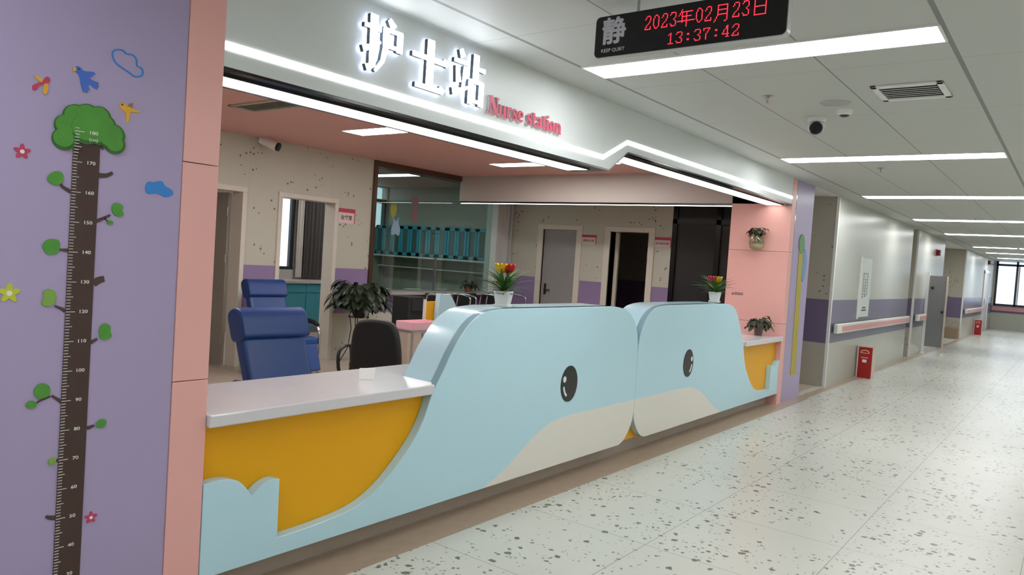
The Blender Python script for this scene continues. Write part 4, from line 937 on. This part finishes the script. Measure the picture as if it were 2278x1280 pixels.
# ------------------------------------------------------------------ seats
def recliner(label, x, y, rz):
    t = thing('recliner', label, 'chair', (0, 0, 0), 'blue infusion recliners')
    # local: faces +x, back leans toward -x
    tilt = math.radians(24); ax = Vector((-math.sin(tilt), 0, math.cos(tilt))); nx = Vector((math.cos(tilt), 0, math.sin(tilt)))
    b0 = Vector((-.02, 0, .435)); Hh = .555
    MB().obox(b0+ax*Hh/2, nx*.05, (0, .235, 0), ax*Hh/2).build('backrest', M_navy, t, bevel=.03, seg=4, smooth=60)
    top = b0+ax*(Hh-.01)
    pr = [(-.075, -.105), (-.095, -.06), (-.095, .05), (-.06, .10), (.0, .115), (.055, .09), (.065, .0), (.05, -.09)]
    hb = MB(); poly = closed_spline(pr, 4)
    hb.prism(poly, lambda u, v, w: tuple(top - nx*u + ax*v + Vector((0, w, 0))), -.245, .245)
    hb.build('headrest', M_navy, t, smooth=50, bevel=.012)
    MB().box(-.06, .50, -.25, .25, .36, .46).build('seat', M_navy, t, bevel=.03, seg=3)
    MB().obox((.53, 0, .24), (.05, 0, -.14), (0, .22, 0), (.03, 0, .012)).build('leg_rest', M_navy, t, bevel=.015)
    for s in (-1, 1):
        y_ = s*.30
        fr = MB().tube(spline([(-.16, y_, .02), (-.12, y_, .30), (-.10, y_, .53), (-.02, y_, .58), (.30, y_, .58), (.40, y_, .545), (.43, y_, .42), (.44, y_, .02)], 4), .014, 8).tube([(-.16, y_, .02), (.44, y_, .02)], .014, 8)
        a = fr.build('arm_frame', M_chrome, t, smooth=60)
        MB().tube(spline([(-.10, y_, .600), (.1, y_, .615), (.28, y_, .613), (.40, y_, .580)], 4), [.020]*5+[.026]*7+[.018], 10).build('arm_pad', M_matte, a, smooth=60)
    MB().tube([(.1, -.30, .34), (.1, .30, .34)], .014, 8).tube([(.40, -.30, .20), (.40, .30, .20)], .012, 8).build('cross_bar', M_chrome, t, smooth=60)
    t.location = (x, y, 0); t.rotation_euler = (0, 0, rz); return t
RA = math.radians(-92)
r1 = recliner('blue vinyl recliner chair nearest, right behind the white worktop', 2.91, 3.96, RA)
dup(r1, (5.05, 7.16, 0), RA, 'blue vinyl recliner chair farther back, beside the curtained doorway')
t = thing('office_chair', 'black high-backed office chair behind the worktop beside the whale', 'chair', (0, 0, 0))
pts = [(-.175, .50), (-.195, .62), (-.182, .80), (-.145, .915), (-.07, .95), (.07, .95), (.145, .915), (.182, .80), (.195, .62), (.175, .50)]
MB().prism(closed_spline(pts, 4), lambda u, v, w: (w-(v-.5)*.16, u, v), -.045, .045).build('backrest', M_matte, t, bevel=.025, seg=3, smooth=50)
MB().rbox(-.02, .46, -.24, .24, .43, .53, .08).build('seat', M_matte, t, bevel=.02, smooth=50)
for s in (-1, 1):
    MB().tube(spline([(.0, s*.22, .46), (.0, s*.29, .52), (.0, s*.30, .68), (.24, s*.30, .70), (.28, s*.29, .55), (.26, s*.22, .46)], 4), .014, 8).build('armrest', M_matte, t, smooth=60)
MB().tube([(.2, 0, .08), (.2, 0, .44)], .028, 12).build('gas_column', M_darksteel, t)
for i in range(5):
    a = 2*PI*i/5+.3; l = MB().tube([(.2, 0, .10), (.2+.29*math.cos(a), .29*math.sin(a), .065)], [.025, .016], 8).build('base_leg', M_matte, t)
    MB().lathe((.2+.29*math.cos(a), .29*math.sin(a)-.02, .03), [(.03, 0), (.03, .04)], 14, 'y').build('caster', M_matte, l)
t.location = (3.87, 4.18, 0); t.rotation_euler = (0, 0, math.radians(30))
# seats with chrome arms before the end of the glass partition
def wait_chair(label, x, y):
    t = thing('waiting_chair', label, 'chair', (0, 0, 0), 'dark chairs with chrome arms below the glass')
    MB().obox((0, .20, .66), (.23, 0, 0), (0, .012, 0), (0, .03, .23)).build('backrest', M_matte, t, bevel=.01)
    MB().box(-.23, .23, -.22, .20, .42, .45).build('seat', M_matte, t, bevel=.01)
    for s in (-1, 1):
        MB().tube(spline([(s*.27, .18, .46), (s*.27, .17, .80), (s*.27, .10, .88), (s*.27, -.16, .865), (s*.27, -.20, .78), (s*.27, -.18, .43)], 4), .014, 8).build('armrest', M_chrome, t, smooth=60)
        MB().tube([(s*.2, -.18, .42), (s*.22, -.2, .0)], .014, 8).build('leg', M_chrome, t); MB().tube([(s*.2, .16, .42), (s*.22, .2, .0)], .014, 8).build('leg', M_chrome, t)
    t.location = (x, y, 0); return t
wc0 = wait_chair('dark waiting chair with chrome arms, nearest to the bushy plant', 8.05, 7.28)
dup(wc0, (8.72, 7.28, 0), None, 'dark waiting chair with chrome arms, middle of the row below the glass')
dup(wc0, (9.42, 7.28, 0), None, 'dark waiting chair with chrome arms, nearest to the closed grey door')

# ------------------------------------------------------------------ inner desk, trolley
t = thing('inner_desk', 'small inner desk with mustard side and pale blue fin-shaped end behind the whale', 'desk', (5.5, 5.2, 0))
MB().box(5.26, 5.50, 5.035, 5.06, .0, 1.0).build('cabinet', M_yellow, t)
MB().box(5.245, 5.26, 5.03, 5.06, 0, 1.02).build('side_edge', M_white, t)
MB().prism([(5.37, .62), (5.37, .9), (5.386, 1.082)] + spline([(5.53, 1.078), (5.60, 1.0), (5.68, .88), (5.80, .70)], 5), XZ, 4.97, 5.03).build('fin', M_blue, t, bevel=.004)
t = thing('office_machine', 'dark boxy office machine behind the pink tray', 'machine', (6.34, 6.35, 0))
MB().rbox(6.2, 6.48, 6.2, 6.5, .55, .945, .03).build('body', M_matte, t, bevel=.01)
MB().box(6.22, 6.46, 6.17, 6.2, .78, .92).build('front_panel', M_darksteel, t)
MB().box(6.22, 6.46, 6.22, 6.48, 0, .55).build('stand', M_kick, t)
t = thing('trolley', 'small steel trolley carrying the pink tray behind the whale', 'trolley', (5.02, 4.89, 0))
for sx in (4.84, 5.20):
    for sy in (4.78, 5.0): MB().tube([(sx, sy, .0), (sx, sy, .755)], .011, 8).build('leg', M_steel, t)
MB().box(4.82, 5.22, 4.77, 5.01, .735, .755).build('top_shelf', M_steel, t); MB().box(4.83, 5.21, 4.77, 5.01, .25, .265).build('lower_shelf', M_steel, t)
t = thing('tray', 'pink plastic tray on the steel trolley', 'tray', (5.02, 4.89, .756))
M_tray = mat('pink_plastic', (240, 186, 198), .35, var=.03)
MB().rbox(4.83, 5.21, 4.78, 5.00, .756, .765, .03).build('base', M_tray, t)
w = MB(); o_ = rrect(4.825, 5.215, 4.775, 5.005, .035); i_ = rrect(4.84, 5.20, 4.79, 4.99, .028); n = len(o_)
w.add([(x, y, z) for z in (.765, .83) for x, y in o_] + [(x, y, z) for z in (.765, .83) for x, y in i_],
      [(k_, (k_+1) % n, n+(k_+1) % n, n+k_) for k_ in range(n)] + [(2*n+k_, 2*n+(k_+1) % n, 3*n+(k_+1) % n, 3*n+k_) for k_ in range(n)] + [(n+k_, n+(k_+1) % n, 3*n+(k_+1) % n, 3*n+k_) for k_ in range(n)])
w.build('rim', M_tray, t)
